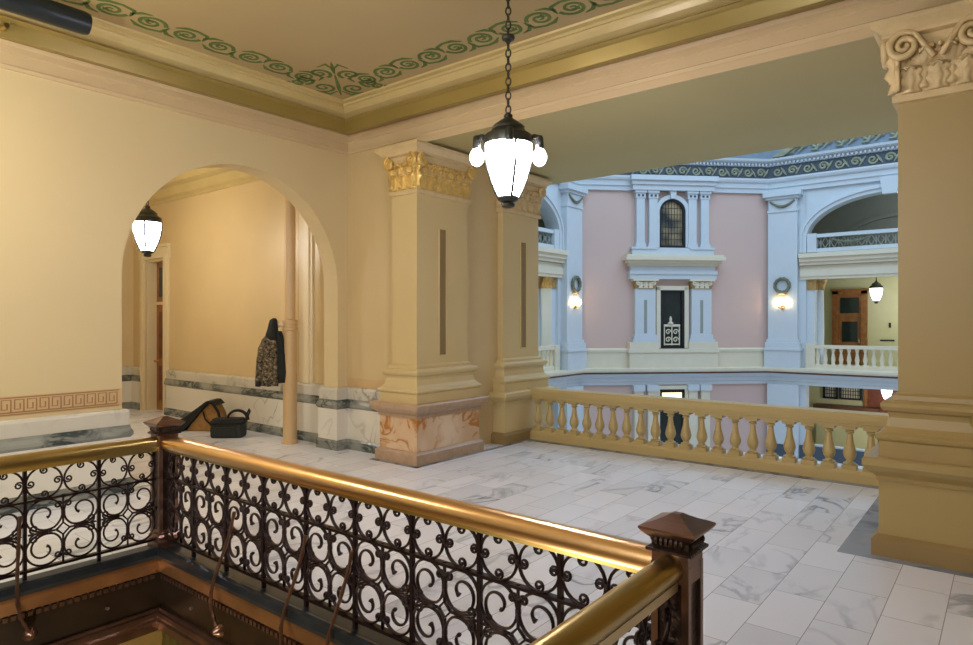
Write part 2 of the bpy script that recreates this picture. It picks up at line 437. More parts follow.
# greek key stencil on the left wall
w = MB(); w.box(XL, XL+.003, -2, 3.04, .90, 1.09); struct(w.build('trim_dado_band', M['band']))
k = MB(); pl = lambda x, y, h: (XL+.003+h, x, y)
y = 2.99; s_ = .105
k.ribbon([(y+.02, .915), (-1.5, .915)], .012, 0, .002, pl); k.ribbon([(y+.02, 1.075), (-1.5, 1.075)], .012, 0, .002, pl)
while y > -1.5:
    p = [(0, .935), (0, 1.055), (.075, 1.055), (.075, .965), (.03, .965), (.03, 1.02)]
    k.ribbon([(y-a, b) for a, b in p], .013, 0, .002, pl)
    k.ribbon([(y, .935), (y-s_, .935)], .013, 0, .002, pl)
    y -= s_
struct(k.build('trim_greek_key', M['key']))

# green scroll stencil on the ceiling
def scrolls(mb, n, pitch, plane):
    for i in range(n):
        x = .50+i*pitch; up = 1 if i % 2 else -1
        sp = spiral(x, 0, .145, .014, PI*.98 if up > 0 else PI*1.02, -1.85*up, 30)
        mb.ribbon(sp, [.042-.02*j/30 for j in range(31)], 0, .003, plane)
        mb.ribbon([(x-pitch*.5, -up*.02), (x-pitch*.42, -up*.13), (x-pitch*.1, -up*.165), (x+pitch*.2, -up*.15), (x+pitch*.42, -up*.08)], [.012, .044, .034, .05, .012], 0, .003, plane)
        mb.ribbon([(x+.05, up*.165), (x+.14, up*.14), (x+.2, up*.06), (x+.185, -up*.02)], [.008, .046, .04, .012], 0, .003, plane)
        mb.ribbon([(x-.02, up*.02), (x+.045, up*.05), (x+.07, up*.0)], [.008, .04, .008], 0, .003, plane)
OX, OY = XL+.84, YB-.84
w = MB(); scrolls(w, 22, .36, lambda a, b, h: (OX+b, OY-a, ZC-.001-h)); struct(w.build('trim_stencil_left', M['green']))
w = MB(); scrolls(w, 26, .36, lambda a, b, h: (OX+a, OY-b, ZC-.001-h)); struct(w.build('trim_stencil_back', M['green']))
w = MB(); r2 = 1/math.sqrt(2)
def cp(a, b, h):
    a = a*1.45+.18; b = b*1.45
    return (OX+(a+b)*r2, OY+(-a+b)*r2, ZC-.001-h)     # a along the diagonal into the room
for sg in (-1, 1):
    for cx_, cy_, r_, a_ in ((.2, .12, .1, PI*1.2), (-.12, .13, .11, PI*.9), (.03, .27, .09, PI), (-.02, .34, .07, PI*.4)):
        sp = spiral(cx_, cy_, r_, .015, a_, 1.5, 24); w.ribbon([(a, b*sg) for a, b in sp], [.03-.012*j/24 for j in range(25)], 0, .003, cp)
    w.ribbon([(.3, 0), (.4, sg*.05), (.33, sg*.12)], [.01, .035, .008], 0, .003, cp)
    w.ribbon([(-.2, sg*.02), (-.28, sg*.09), (-.2, sg*.2)], [.01, .04, .008], 0, .003, cp)
w.ribbon([(.2, 0), (.32, 0), (.44, 0)], [.01, .04, .006], 0, .003, cp); w.ribbon([(-.3, 0), (-.1, 0), (.18, 0)], [.01, .035, .012], 0, .003, cp)
struct(w.build('trim_stencil_corner', M['green']))

# ------------------------------------------------------------------ piers with capitals
def leaf(mb, u0, z0, wd, h, curl, d0=.0):
    nu, nv = 8, 16; vs = []; fs = []
    for j in range(nv+1):
        v = j/nv
        ww = wd/2*(math.sin(PI*(.22+.70*v))**.7)*(1+.26*math.cos(v*24))
        zz = z0+h*math.sin(v*PI*.62)/1.0
        for i in range(nu+1):
            u = -1+2*i/nu
            d = d0+.012+curl*v**2.6+.026*(1-abs(u))*(1-.4*v)+.013*math.cos(u*9.4)*(.6+.4*math.cos(v*24))
            vs.append((u0+u*ww, d, zz-.02*abs(u)*v))
    for j in range(nv):
        for i in range(nu):
            a = j*(nu+1)+i; fs.append((a, a+1, a+nu+2, a+nu+1))
    # back so that the leaf is a closed shell
    b = len(vs); vs += [(p[0], d0-.01, p[2]) for p in vs[:b]]
    fs += [tuple(b+i for i in reversed(q)) for q in fs[:nu*nv]]
    rim = [i for i in range(nu+1)]+[(nu+1)*j+nu for j in range(1, nv+1)]+[(nu+1)*nv+i for i in range(nu-1, -1, -1)]+[(nu+1)*j for j in range(nv-1, 0, -1)]
    for a, c_ in zip(rim, rim[1:]+rim[:1]): fs.append((a, c_, c_+b, a+b))
    mb.add(vs, fs)
def capital(parent, x0, x1, y0, y1, z0, z1, faces, mleaf, mbody, mvol):
    h = z1-z0
    root = MB().rect(x0, x1, y0, y1, [(0, z0-.02), (.035, z0-.01), (.035, z0+.04), (.01, z0+.05), (.015, z0+h*.55), (.05, z0+h*.72), (.05, z0+h*.8)]).build('capital', mbody, parent)
    MB().rect(x0, x1, y0, y1, [(.06, z0+h*.78), (.10, z0+h*.80), (.10, z0+h*.84), (.135, z0+h*.9), (.165, z0+h*.94), (.165, z1), (0, z1)]).build('abacus', mbody, root)
    for fc in faces:
        if fc == '-y': fr = (((x0+x1)/2, y0, 0), (1, 0), (0, -1)); hw = (x1-x0)/2
        elif fc == '+x': fr = ((x1, (y0+y1)/2, 0), (0, 1), (1, 0)); hw = (y1-y0)/2
        else: fr = ((x0, (y0+y1)/2, 0), (0, -1), (-1, 0)); hw = (y1-y0)/2
        lm = MB(fr); n = max(3, int(round(hw*2/.155)))
        for i in range(n): leaf(lm, -hw+(i+.5)*2*hw/n, z0+.05, 2*hw/n*.98, h*.33, .075)
        for i in range(n+1): leaf(lm, -hw+i*2*hw/n, z0+.07, 2*hw/n*.9, h*.5, .10, -.01)
        for i in range(int(hw*2/.05)): lm.lathe(-hw+.025+i*.05, .07, [(.006, z0+h*.58), (.017, z0+h*.60), (.019, z0+h*.62), (.010, z0+h*.645)], 6)
        lm.build('leaves', mleaf, root, smooth='all')
        for sg in (-1, 1):
            vm = MB(fr); R = .115 if x0 > -2 else .085
            cu = sg*(hw-.05) if x0 > -2 else sg*(hw-.02); cz = z0+h*.66
            sp = spiral(cu, cz, R, .012, PI/2+sg*.0, -sg*1.9, 34)
            st = [] if x0 < -2 else [(sg*.02, z0+h*.46), (sg*hw*.25, z0+h*.58), (sg*hw*.55, z0+h*.8)]
            if hw*.55 > hw-.05-.02: st = st[:2]
            pts = st+sp
            vm.tube([(p[0], .085, p[1]) for p in pts], [.022]*len(st)+[.03-.012*j/34 for j in range(35)], 6)
            vm.build('volute', mvol, root, smooth='all')
    if len(faces) == 2:
        bm_ = MB()
        for i in range(1): pass
def pier(nm, label, x0, x1, y0, y1, faces, die, mleaf, mbody, slots, paint='pier_lit', ztop=4.055):
    t = thing(nm, label, 'pillar', ((x0+x1)/2, (y0+y1)/2, 0))
    MB().rect(x0, x1, y0, y1, [(0, 1.2), (0, ZL)]).build('shaft', M[paint], t)
    MB().rect(x0, x1, y0, y1, [(.115, .76), (.115, .88), (.135, .90), (.14, .92), (.13, .935), (.105, .945), (.07, .99), (.055, 1.06), (.06, 1.10), (.09, 1.115), (.105, 1.145), (.105, 1.17), (.085, 1.19), (.04, 1.195), (.035, 1.23), (0, 1.25)]).build('moulded_base', M[paint], t)
    if die != 'amber_marble': die = paint
    ped = MB().rect(x0, x1, y0, y1, [(.115, .16), (.115, .60)]).build('pedestal', M[die], t)
    cm = M['rose_marble'] if die == 'amber_marble' else M[paint]
    fm = M['rose_marble'] if die == 'amber_marble' else M['pier_dark']
    MB().rect(x0, x1, y0, y1, [(.10, .57), (.13, .58), (.13, .61), (.15, .63), (.19, .66), (.215, .70), (.215, .745), (.20, .76), (.05, .76)]).build('pedestal_cap', cm, ped)
    MB().rect(x0, x1, y0, y1, [(.16, 0), (.16, .13), (.14, .15), (.12, .165), (.05, .165)]).build('plinth', fm, ped)
    for fr, z0, z1, wd in slots:
        s = MB(fr); s.box(-wd/2, wd/2, .001, .006, z0, z1); s.build('recessed_slot', M['slot'], t)
        s = MB(fr); s.box(-wd/2-.012, -wd/2, 0, .012, z0-.012, z1+.012); s.box(wd/2, wd/2+.012, 0, .012, z0-.012, z1+.012)
        s.box(-wd/2-.012, wd/2+.012, 0, .012, z1, z1+.012); s.box(-wd/2-.012, wd/2+.012, 0, .012, z0-.012, z0); s.build('slot_edge', M[paint], t)
    capital(t, x0, x1, y0, y1, 3.45 if x0 < -2 else 3.5, ztop if x0 < -2 else ZL, faces, mleaf, mbody, mleaf)
    return t
pier('pier', 'tan pier with gilded leafy capital on veined amber marble pedestal, beside the left corner', -6.35, -5.9, 5.97, 6.97, ['-y', '+x'], 'amber_marble', M['gilt'], M['capital'],
     [(((-5.9), 6.45, 0), 1.36, 3.02, .13)][:0]+[(((-5.9, 6.45, 0), (0, 1), (1, 0)), 1.36, 3.02, .12)])
pier('pier', 'tan pier with plain painted pedestal where the balustrade begins, behind the lantern', -6.3, -5.9, 7.78, 8.72, ['-y', '+x'], 'pier', M['capital'], M['capital'],
     [(((-5.9, 8.3, 0), (0, 1), (1, 0)), 1.40, 3.02, .13)])
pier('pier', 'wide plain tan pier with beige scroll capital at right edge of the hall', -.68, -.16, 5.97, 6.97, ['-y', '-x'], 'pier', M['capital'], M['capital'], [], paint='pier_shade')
# leafy ornament at the right pier
t = MB()
for cx_, cz, r_, tr in ((-.16, 1.07, .06, 1.6), (-.10, .98, .05, -1.5), (-.13, 1.2, .04, 1.4)):
    t.tube([(p[0], 5.86, p[1]) for p in spiral(cx_, cz, r_, .008, PI*.6, tr, 20)], [.016-.008*j/20 for j in range(21)], 6)
t.tube([(-.06, 5.88, .9), (-.09, 5.86, 1.0), (-.06, 5.86, 1.1), (-.11, 5.86, 1.18), (-.2, 5.84, 1.25)], [.02, .02, .018, .015, .006], 6)
tag(t.build('scroll_ornament', M['brass_olive'], smooth=True), 'olive leafy scroll ornament against the right pier base at the frame edge', 'ornament')

# ------------------------------------------------------------------ stone balustrade
def baluster_mb(x, y, z0, z1, R, n=12, sq=True):
    h = z1-z0; m = MB()
    if sq:
        m.box(x-R, x+R, y-R, y+R, z0, z0+h*.1); m.box(x-R*.95, x+R*.95, y-R*.95, y+R*.95, z1-h*.07, z1)
    m.lathe(x, y, [(R*.9, z0+h*.1), (R*.95, z0+h*.14), (R*.55, z0+h*.17), (R*.5, z0+h*.21), (R*.8, z0+h*.27), (R*.97, z0+h*.36), (R*.86, z0+h*.45), (R*.55, z0+h*.62), (R*.42, z0+h*.78), (R*.42, z0+h*.82), (R*.7, z0+h*.85), (R*.5, z0+h*.88), (R*.75, z0+h*.92), (R*.85, z1-h*.07)], n)
    return m
t = thing('balustrade', 'tan stone balustrade across the wide opening between the piers', 'balustrade', (-3.3, 8.37, 0))
bx0, bx1 = -5.78, -.62
MB().mould([(bx1, 8.37), (bx0, 8.37)], [(-.11, 0), (.11, 0), (.11, .1), (.09, .13), (-.09, .13), (-.11, .1), (-.11, 0)]).build('base_rail', M['pier'], t)
MB().mould([(bx1, 8.37), (bx0, 8.37)], [(-.09, .62), (.09, .62), (.10, .65), (.12, .66), (.12, .67), (.135, .70), (.145, .75), (.12, .78), (-.12, .78), (-.145, .75), (-.135, .7), (-.12, .66), (-.09, .62)]).build('top_rail', M['pier'], t)
b0 = None; n = 24
for i in range(n):
    x = -5.66+i*.212
    if b0 is None: b0 = baluster_mb(x, 8.37, .13, .62, .073).build('baluster', M['pier'], t, smooth=True)
    else:
        o = b0.copy(); col.objects.link(o); o.location.x = i*.212

# ------------------------------------------------------------------ iron railings round the stairwell
U = .235
def panel_mesh():
    """one bay of scrollwork: local u along the rail, z up"""
    m = MB(); R = .0075
    def st(pts, r=R): m.tube([(p[0], 0, p[1]) for p in pts], r, 6, flat=(1.5, 1))
    for cx_ in (U/2, U*1.5):
        cz = 2*U+U/2; rr = U/2-.006
        m.tube([(cx_+rr*math.cos(2*PI*i/24), 0, cz+rr*math.sin(2*PI*i/24)) for i in range(24)], R, 6, closed=True, flat=(1.5, 1))
        for k in range(4):
            a = k*PI/2
            px_, pz = cx_+(rr-.028)*math.cos(a), cz+(rr-.028)*math.sin(a)
            sp = spiral(px_, pz, .03, .007, a, 1.35, 14); st(sp, [.0065]*14+[.010])
    for ix in (0, 1):
        for iz in (0, 1):
            cx_, cz = U*(.5+ix), U*(.5+iz); a = math.atan2(U-cz, U-cx_)
            tr = 1 if ix == iz else -1
            Rb = U/2-.005; pts = []
            for i in range(57):
                q = i/56; rad = Rb if q < .5 else Rb+(.024-Rb)*((q-.5)/.5)**.9
                th = a+.35*tr+tr*1.95*2*PI*q
                pts.append((cx_+rad*math.cos(th)-(.03*math.cos(a) if 0 else 0), cz+rad*math.sin(th)))
            st(pts, [R]*54+[.009, .011, .012])
            # small curls beside the bars and in the middle of top and bottom
            ex = .045 if ix == 0 else 2*U-.045
            st(spiral(ex+(.01 if ix == 0 else -.01), U+(.035 if iz else -.035), .03, .008, -PI/2 if iz else PI/2, (-1.3 if ix == 0 else 1.3)*(1 if iz else -1), 14))
            st(spiral(U+(-.032 if ix == 0 else .032), .06 if iz == 0 else 2*U-.06, .026, .007, 0 if ix == 0 else PI, (1.3 if iz else -1.3)*(1 if ix == 0 else -1), 14))
    d = .042
    st([(U-d, U), (U, U+d), (U+d, U), (U, U-d), (U-d, U)])
    st([(.02, U), (U-d, U)]); st([(U+d, U), (2*U-.02, U)]); st([(U, U+d), (U, 2*U)]); st([(U, U-d), (U, 0)])
    for q in ((U, 2*U), (0, U), (2*U, U), (U, U*.5), (U, U*1.5), (U, 2.5*U)):
        m.box(q[0]-.011, q[0]+.011, -.011, .011, q[1]-.012, q[1]+.012)
    return m
PANEL = None
def railing(label, p0, ang, widths, mrail, stays=(), rail_r=.05, ext0=0, ext1=0, side=1, grip='flat'):
    """p0 start, ang direction; side=+1 well lies to the right of travel"""
    global PANEL
    t = thing('iron_railing', label, 'railing', (p0[0], p0[1], 0)); t.rotation_euler.z = ang
    WORLD[t.name] = Vector((0, 0, 0))      # parts below are in local coordinates
    Lh = sum(widths); bays = len(widths); at_ = [sum(widths[:i]) for i in range(bays+1)]
    if grip == 'flat':
        hp = [(-.052, .80), (.052, .80), (.062, .825), (.06, .855), (.045, .878), (.02, .89), (-.02, .89), (-.045, .878), (-.06, .855), (-.062, .825), (-.052, .80)]
        h = MB().mould([(Lh-ext1, 0), (ext0, 0)], hp).build('handrail', mrail, t, smooth=True)
        MB().mould([(Lh-ext1, 0), (ext0, 0)], [(-.035, .775), (.035, .775), (.048, .802), (-.048, .802), (-.035, .775)]).build('rail_bed', M['brass_olive'], h)
    else:
        h = MB().tube([(ext0, 0, .845), (Lh-ext1, 0, .845)], .053, 20).build('handrail', mrail, t, smooth=True)
        MB().box(ext0, Lh-ext1, -.034, .034, .765, .80).build('rail_bed', M['brass_pale'], h)
    MB().box(0, Lh, -.02, .02, .548, .563).build('middle_rail', M['iron'], t)
    MB().box(0, Lh, -.02, .02, .068, .086).build('bottom_rail', M['iron'], t)
    bar = None
    for i in range(bays+1):
        if i in (0, bays) : continue
        if bar is None: bar = MB().box(-.011, .011, -.012, .012, 0, .785).build('bar', M['iron'], t); o = bar
        else: o = bar.copy(); col.objects.link(o)
        o.location = (at_[i], 0, 0)
    for i in range(bays):
        if PANEL is None:
            o = panel_mesh().build('scroll_panel', M['iron'], t, smooth='all'); PANEL = o
        else:
            o = PANEL.copy(); col.objects.link(o); o.parent = t
        o.location = (at_[i], 0, .085); o.scale.x = widths[i]/(2*U)
    for u in stays:
        s = MB(); sg = -side; r_ = .012
        pts = [(u, sg*.012, .47), (u-.01, sg*.03, .36), (u-.03, sg*.075, .2), (u-.05, sg*.125, .05), (u-.055, sg*.155, -.07), (u-.04, sg*.16, -.17), (u-.005, sg*.155, -.25), (u+.02, sg*.155, -.30)]
        # smooth resample
        fine = []
        for a, b in zip(pts[:-1], pts[1:]):
            for q in range(5): fine.append(tuple(a[k]+(b[k]-a[k])*q/5 for k in range(3)))
        fine.append(pts[-1])
        fl = [(.012+.0022*math.sin(j*1.6)) for j in range(len(fine))]
        s.tube(fine, fl, 6); b = s.build('twisted_stay', M['bronze'], t, smooth=True)
        z = MB()
        z.tube([(u+.022, sg*.125, -.31), (u+.022, sg*.15, -.31), (u+.022, sg*.165, -.31), (u+.022, sg*.185, -.31)], [.045, .042, .03, .012], 10); z.build('rosette', M['bronze'], b, smooth=True)
    return t
# left: runs along y at the left of the stairwell; back: along x; near: beside the camera
railing('wrought iron scroll railing with olive brass handrail on the left side of the stairwell', (HX0, HY1-7*.47-.485), PI/2, [.47]*7+[.41], M['brass_olive'], stays=(7*.47-.5,), side=1)
railing('long wrought iron scroll railing with polished brass handrail crossing the foreground between two newel posts', (HX0+.076, HY1), 0, [HX1-HX0-.152-8*.466]+[.466]*8, M['brass'], stays=(.98, 1.80, 2.24), side=1)
railing('short iron railing with thick round olive handrail nearest the camera', (HX1, HY1-3*.47-.077), PI/2, [.47]*3, M['brass_olive'], ext1=.0, side=-1, grip='round')

def newel(label, x, y):
    t = thing('newel_post', label, 'post', (x, y, 0)); h = .062
    MB().rect(x-h, x+h, y-h, y+h, [(.03, 0), (.03, .06), (.02, .08), (.025, .1), (.012, .115), (.02, .13), (.0, .15)]).build('base', M['bronze'], t)
    sh = MB().rect(x-h, x+h, y-h, y+h, [(0, .1), (0, .86)]).build('shaft', M['bronze_dark'], t)
    e = MB()
    for sx in (-1, 1):
        for sy in (-1, 1): e.box(x+sx*h-.014, x+sx*h+.014, y+sy*h-.014, y+sy*h+.014, .12, .86)
    e.box(x-h-.012, x+h+.012, y-h-.012, y+h+.012, .79, .90)
    e.build('corner_strips', M['bronze'], sh)
    n_ = MB().rect(x-h, x+h, y-h, y+h, [(.012, .90), (.03, .905), (.03, .915), (.012, .925), (.014, .95), (.03, .965)]).build('neck', M['bronze_dark'], t)
    d = MB()
    for k in range(6):
        q = -h+.012+k*(2*h-.024)/5
        for px_, py in ((x+q, y-h-.02), (x+q, y+h+.02), (x-h-.02, y+q), (x+h+.02, y+q)):
            d.lathe(px_, py, [(.004, .93), (.010, .94), (.011, .95), (.005, .962)], 6)
    d.build('bead_row', M['bronze_dark'], n_)
    MB().rect(x-h, x+h, y-h, y+h, [(.03, .965), (.045, .98), (.052, .99), (.052, .998), (.03, 1.008), (-.002, 1.02), (-.03, 1.034), (-.045, 1.043)]).build('cap', M['bronze'], t)
newel('bronze newel post with pyramid cap at the far left corner of the stairwell', HX0, HY1)
newel('large bronze newel post with pyramid cap in the right foreground', HX1, HY1)

# fascia of the stairwell
fr_path = [(HX0+.1, -4), (HX0+.1, HY1-.1), (HX1-.1, HY1-.1), (HX1-.1, -4)]
def ring(nm, prof, m): return struct(MB().mould(fr_path, [(-o, z) for o, z in prof]).build(nm, m))
# (offset here is inwards into the well)
ring('trim_curb', [(-.17, -.03), (-.17, .02), (-.06, .02), (-.03, .03), (.0, .025), (.005, -.02), (0, -.05), (-.1, -.05)], M['curb'])
ring('trim_copper', [(-.12, -.05), (-.012, -.05), (-.012, -.08), (-.025, -.165), (-.04, -.175), (-.12, -.175)], M['wood_trim'])
ring('trim_fascia', [(-.14, -.17), (-.045, -.17), (-.05, -.46), (-.14, -.46)], M['fascia'])
ring('trim_lower_moulding', [(-.14, -.45), (-.03, -.45), (-.02, -.47), (-.005, -.475), (.0, -.50), (.0, -.515), (.012, -.53), (.012, -.545), (-.02, -.56), (-.02, -.62), (-.14, -.62)], M['bronze'])
d = MB()
yy = HY1-.13
while yy > -1.5: d.box(HX0+.05, HX0+.085, yy-.014, yy+.014, -.205, -.175); yy -= .048
xx = HX0+.13
while xx < HX1-.1: d.box(xx-.014, xx+.014, HY1-.085, HY1-.05, -.205, -.175); xx += .048
struct(d.build('trim_dentils', M['bronze']))
d = MB()
for yq in (2.05, .95): d.tube([(HX0+.05, yq, -.33), (HX0+.072, yq, -.33)], .013, 8)
for xq in (-4.75, -3.8, -2.9, -2.0): d.tube([(xq, HY1-.05, -.33), (xq, HY1-.072, -.33)], .013, 8)
struct(d.build('trim_bolts', M['bolt']))
# lower storey below the stairwell
w = MB(); w.box(-9, 3, -6.2, 6.1, -4.85, -4.7); struct(w.build('floor_lower', M['lower']))
w = MB(); w.box(-9.1, -9, -6.2, 6.1, -4.7, -.62); w.box(3, 3.1, -6.2, 6.1, -4.7, -.62); w.box(-9, 3, 6.1, 6.2, -4.7, -.62); w.box(-9, 3, -6.3, -6.2, -4.7, -.62)
struct(w.build('wall_lower', M['lower']))
w = MB(); w.box(-9, HX0-.02, -6.2, 6.1, -.62, -.55); w.box(HX1+.02, 3, -6.2, 6.1, -.62, -.55); w.box(HX0-.02, HX1+.02, HY1+.02, 6.1, -.62, -.55); struct(w.build('ceiling_lower', M['lower']))
t = thing('pier', 'olive leafy capital of a pillar seen down the stairwell', 'pillar', (-6.2, 3.5, -4.7))
px0, px1, py0, py1 = -6.55, -5.95, 3.1, 3.7
MB().rect(px0, px1, py0, py1, [(.06, -4.7), (.06, -4.4), (0, -4.35), (0, -1.5)]).build('shaft', M['lower'], t)
capital(t, px0, px1, py0, py1, -1.5, -.62, ['-y', '+x'], M['olive'], M['olive'], M['olive'])

# ------------------------------------------------------------------ corridor fittings
def corridor_door():
    d = sthing('door_1', (-13.3, YB+.25, 0))
    x0, x1 = -13.72, -12.93
    MB().box(x0+.03, x1-.03, YB+.2, YB+.25, 0, 2.14).build('leaf', M['door_wood'], d)
    pn = MB()
    for z0_, z1_ in ((.2, .9), (1.05, 2.0)): pn.box(x0+.15, x1-.15, YB+.19, YB+.2, z0_, z1_)
    pn.build('panels', M['door_red'], d)
    MB().box(x0+.03, x1-.03, YB+.2, YB+.25, 2.2, 3.0).build('transom', M['door_wood'], d)
    MB().box(x0+.15, x1-.15, YB+.19, YB+.2, 2.3, 2.9).build('transom_glass', M['dark_glass'], d)
    f_ = MB(); f_.box(x0-.02, x0+.03, YB+.02, YB+.27, 0, 3.04); f_.box(x1-.03, x1+.02, YB+.02, YB+.27, 0, 3.04); f_.box(x0, x1, YB+.02, YB+.27, 3.0, 3.05); f_.box(x0, x1, YB+.18, YB+.26, 2.14, 2.2)
    f_.build('frame', M['casing'], d)
    MB().tube([(x0+.1, YB+.2, 1.0), (x0+.1, YB+.15, 1.0), (x0+.1, YB+.13, 1.0)], [.012, .012, .03], 10).build('handle', M['brass'], d)
    c_ = MB()
    for xa, xb in ((x0-.18, x0-.02), (x1+.02, x1+.2)): c_.box(xa, xb, YB-.04, YB, 0, 3.1); c_.box(xa+.03, xb-.03, YB-.06, YB-.04, 0, 3.1)
    c_.box(x0-.22, x1+.24, YB-.05, YB, 3.05, 3.25); c_.box(x0-.26, x1+.28, YB-.09, YB, 3.25, 3.31)
    c_.build('casing', M['casing'], d)
corridor_door()
c_ = MB()
for ya, yb in ((5.36, 5.50), (5.62, 5.70)): c_.box(XE, XE+.07, ya, yb, 0, 3.2)
c_.box(XE, XE+.07, 4.2, 5.7, 3.05, 3.3); c_.box(XE, XE+.1, 4.1, 5.75, 3.3, 3.36)
struct(c_.build('trim_end_casing', M['casing']))
c_ = MB(); c_.box(-8.52, -8.2, YB-.03, YB, .87, 4.2); c_.box(-8.46, -8.26, YB-.05, YB-.03, .87, 4.2)
struct(c_.build('trim_corridor_strip', M['casing']))

# standpipe
t = thing('standpipe', 'tall tan painted standpipe rising beside the arch in the corridor', 'pipe', (-8.34, 5.78, 0))
MB().lathe(-8.34, 5.78, [(.125, 0), (.125, .02), (.1, .03), (.098, 1.7)], 20).build('lower_pipe', M['pipe'], t, smooth=True)
MB().lathe(-8.34, 5.78, [(.1, 1.66), (.118, 1.67), (.118, 1.71), (.108, 1.72), (.108, 1.77), (.118, 1.78), (.118, 1.82), (.085, 1.83)], 20).build('coupling', M['pipe'], t, smooth=True)
MB().lathe(-8.34, 5.78, [(.08, 1.8), (.08, ZC)], 20).build('upper_pipe', M['pipe'], t, smooth=True)
v_ = MB(); rx, ry = .7815, .624
def off(a, b): return (-8.34-rx*a+ry*b, 5.78-ry*a-rx*b)     # a = towards the left of the view, b = towards viewer
v_.tube([(*off(.05, .03), 1.76), (*off(.15, .04), 1.76), (*off(.17, .04), 1.76)], [.04, .04, .035], 10)
vv = v_.build('valve', M['valve'], t, smooth=True)
v_ = MB(); v_.lathe(*off(.19, .04), [(.02, 1.70), (.055, 1.72), (.06, 1.76), (.055, 1.80), (.02, 1.83)], 12); v_.build('valve_cap', M['valve'], vv, smooth=True)

# jacket hung on the valve
t = thing('jacket', 'brown camouflage jacket with black lining hanging from the standpipe', 'jacket', (*off(.25, .1), .8))
def loft(levels, n=20, fold=.012, seed=0.0, clip=None):
    """levels: (a centre, b centre, z, half width, half depth)"""
    m = MB(); vs = []; fs = []
    for j, (a, b, z, hw, hd) in enumerate(levels):
        for k in range(n):
            q = 2*PI*k/n
            ww = 1+fold/max(hw, .03)*math.sin(q*5+j*.5+seed)*min(1, j/2)
            x_, y_ = off(a+hw*math.cos(q)*ww, b+hd*math.sin(q)*ww)
            vs.append((x_, y_, z+.012*math.sin(q*3+seed)*(1 if j == 0 else 0)))
    for j in range(len(levels)-1):
        for k in range(n): A = j*n+k; B = j*n+(k+1) % n; fs.append((A, B, B+n, A+n))
    fs.append(tuple(range(n-1, -1, -1))); fs.append(tuple((len(levels)-1)*n+k for k in range(n)))
    return m.add(vs, fs)
loft([(.27, .1, .86, .13, .07), (.28, .1, 1.0, .135, .09), (.27, .1, 1.2, .125, .095), (.27, .1, 1.4, .125, .09), (.265, .1, 1.53, .115, .075), (.24, .09, 1.62, .06, .05)]).build('shell', M['camo'], t, smooth='all')
loft([(.12, .06, .9, .09, .05), (.12, .06, 1.05, .105, .06), (.13, .06, 1.3, .10, .065), (.15, .07, 1.5, .09, .06), (.18, .08, 1.66, .07, .05)], seed=2, fold=.016).build('lining', M['fabric_black'], t, smooth='all')
loft([(.235, .1, 1.53, .095, .07), (.235, .1, 1.6, .095, .08), (.225, .1, 1.67, .075, .075), (.22, .09, 1.75, .062, .06), (.215, .08, 1.82, .05, .045), (.205, .07, 1.85, .02, .02)], seed=4, fold=.009).build('hood', M['fabric_black'], t, smooth='all')
s = MB()
sl = [(.31, .13, 1.52), (.36, .15, 1.4), (.39, .15, 1.22), (.41, .14, 1.05), (.425, .13, .92)]
s.tube([(*off(a, b), z) for a, b, z in sl], [.055, .062, .056, .05, .045], 10); sv = s.build('sleeve', M['camo'], t, smooth='all')
s = MB(); s.tube([(*off(.424, .13), .93), (*off(.43, .13), .85)], [.047, .04], 10); s.build('cuff', M['fabric_black'], sv, smooth='all')

# bags on the corridor floor
def rbox(m, c0, ax, hw, hd, z0, z1, top=.9):
    vx = Vector((math.cos(ax), math.sin(ax))); vy = Vector((-vx.y, vx.x)); vs = []; fs = []
    n = 20; lv = [(z0, .94), (z0+.02, 1), ((z0+z1)/2, 1.02), (z1-.03, top+.06), (z1, top)]
    for z, s in lv:
        for k in range(n):
            q = 2*PI*k/n; cq, sq = math.cos(q), math.sin(q)
            e = .35
            a = math.copysign(abs(cq)**e, cq)*hw*s; b = math.copysign(abs(sq)**e, sq)*hd*s
            p = Vector(c0)+vx*a+vy*b; vs.append((p.x, p.y, z))
    for j in range(len(lv)-1):
        for k in range(n): A = j*n+k; B = j*n+(k+1) % n; fs.append((A, B, B+n, A+n))
    fs.append(tuple(range(n-1, -1, -1))); fs.append(tuple((len(lv)-1)*n+k for k in range(n)))
    m.add(vs, fs); return m
bc = Vector((-9.55, 5.5)); ba = math.radians(40)
t = thing('camera_bag', 'small black camera bag with carrying loop on the corridor floor', 'bag', (bc.x, bc.y, 0))
bb = rbox(MB(), bc, ba, .25, .14, 0, .25).build('body', M['fabric_bag'], t, smooth=True)
rbox(MB(), bc, ba, .26, .15, .2, .29, .85).build('flap', M['fabric_black'], t, smooth=True)
vx = Vector((math.cos(ba), math.sin(ba))); vy = Vector((-vx.y, vx.x))
p = bc-vy*.14; rbox(MB(), p, ba, .16, .035, .03, .17).build('front_pocket', M['fabric_bag'], t, smooth=True)
s = MB(); pts = []
for i in range(17):
    q = PI*i/16; a = .12+.16*math.cos(q)*-1+.02; pts.append((bc.x+vx.x*a, bc.y+vx.y*a, .26+.15*math.sin(q)))
s.tube(pts, .016, 6, flat=(1, 1.6)); s.build('handle', M['fabric_black'], t, smooth=True)
s = MB(); pts = [(*(bc+vx*a+vy*b), z) for a, b, z in ((.2, -.02, .22), (.3, -.03, .3), (.34, -.02, .4), (.32, 0, .43), (.28, .02, .36), (.25, .03, .25))]
s.tube(pts, .014, 6); s.build('strap', M['fabric_black'], t, smooth=True)
kc = Vector((-10.45, 5.62)); ka = math.radians(38); kx = Vector((math.cos(ka), math.sin(ka))); ky = Vector((-kx.y, kx.x))
t = thing('shoulder_bag', 'tan canvas bag half covered by its black cloth flap, leaning on the corridor floor', 'bag', (kc.x, kc.y, 0))
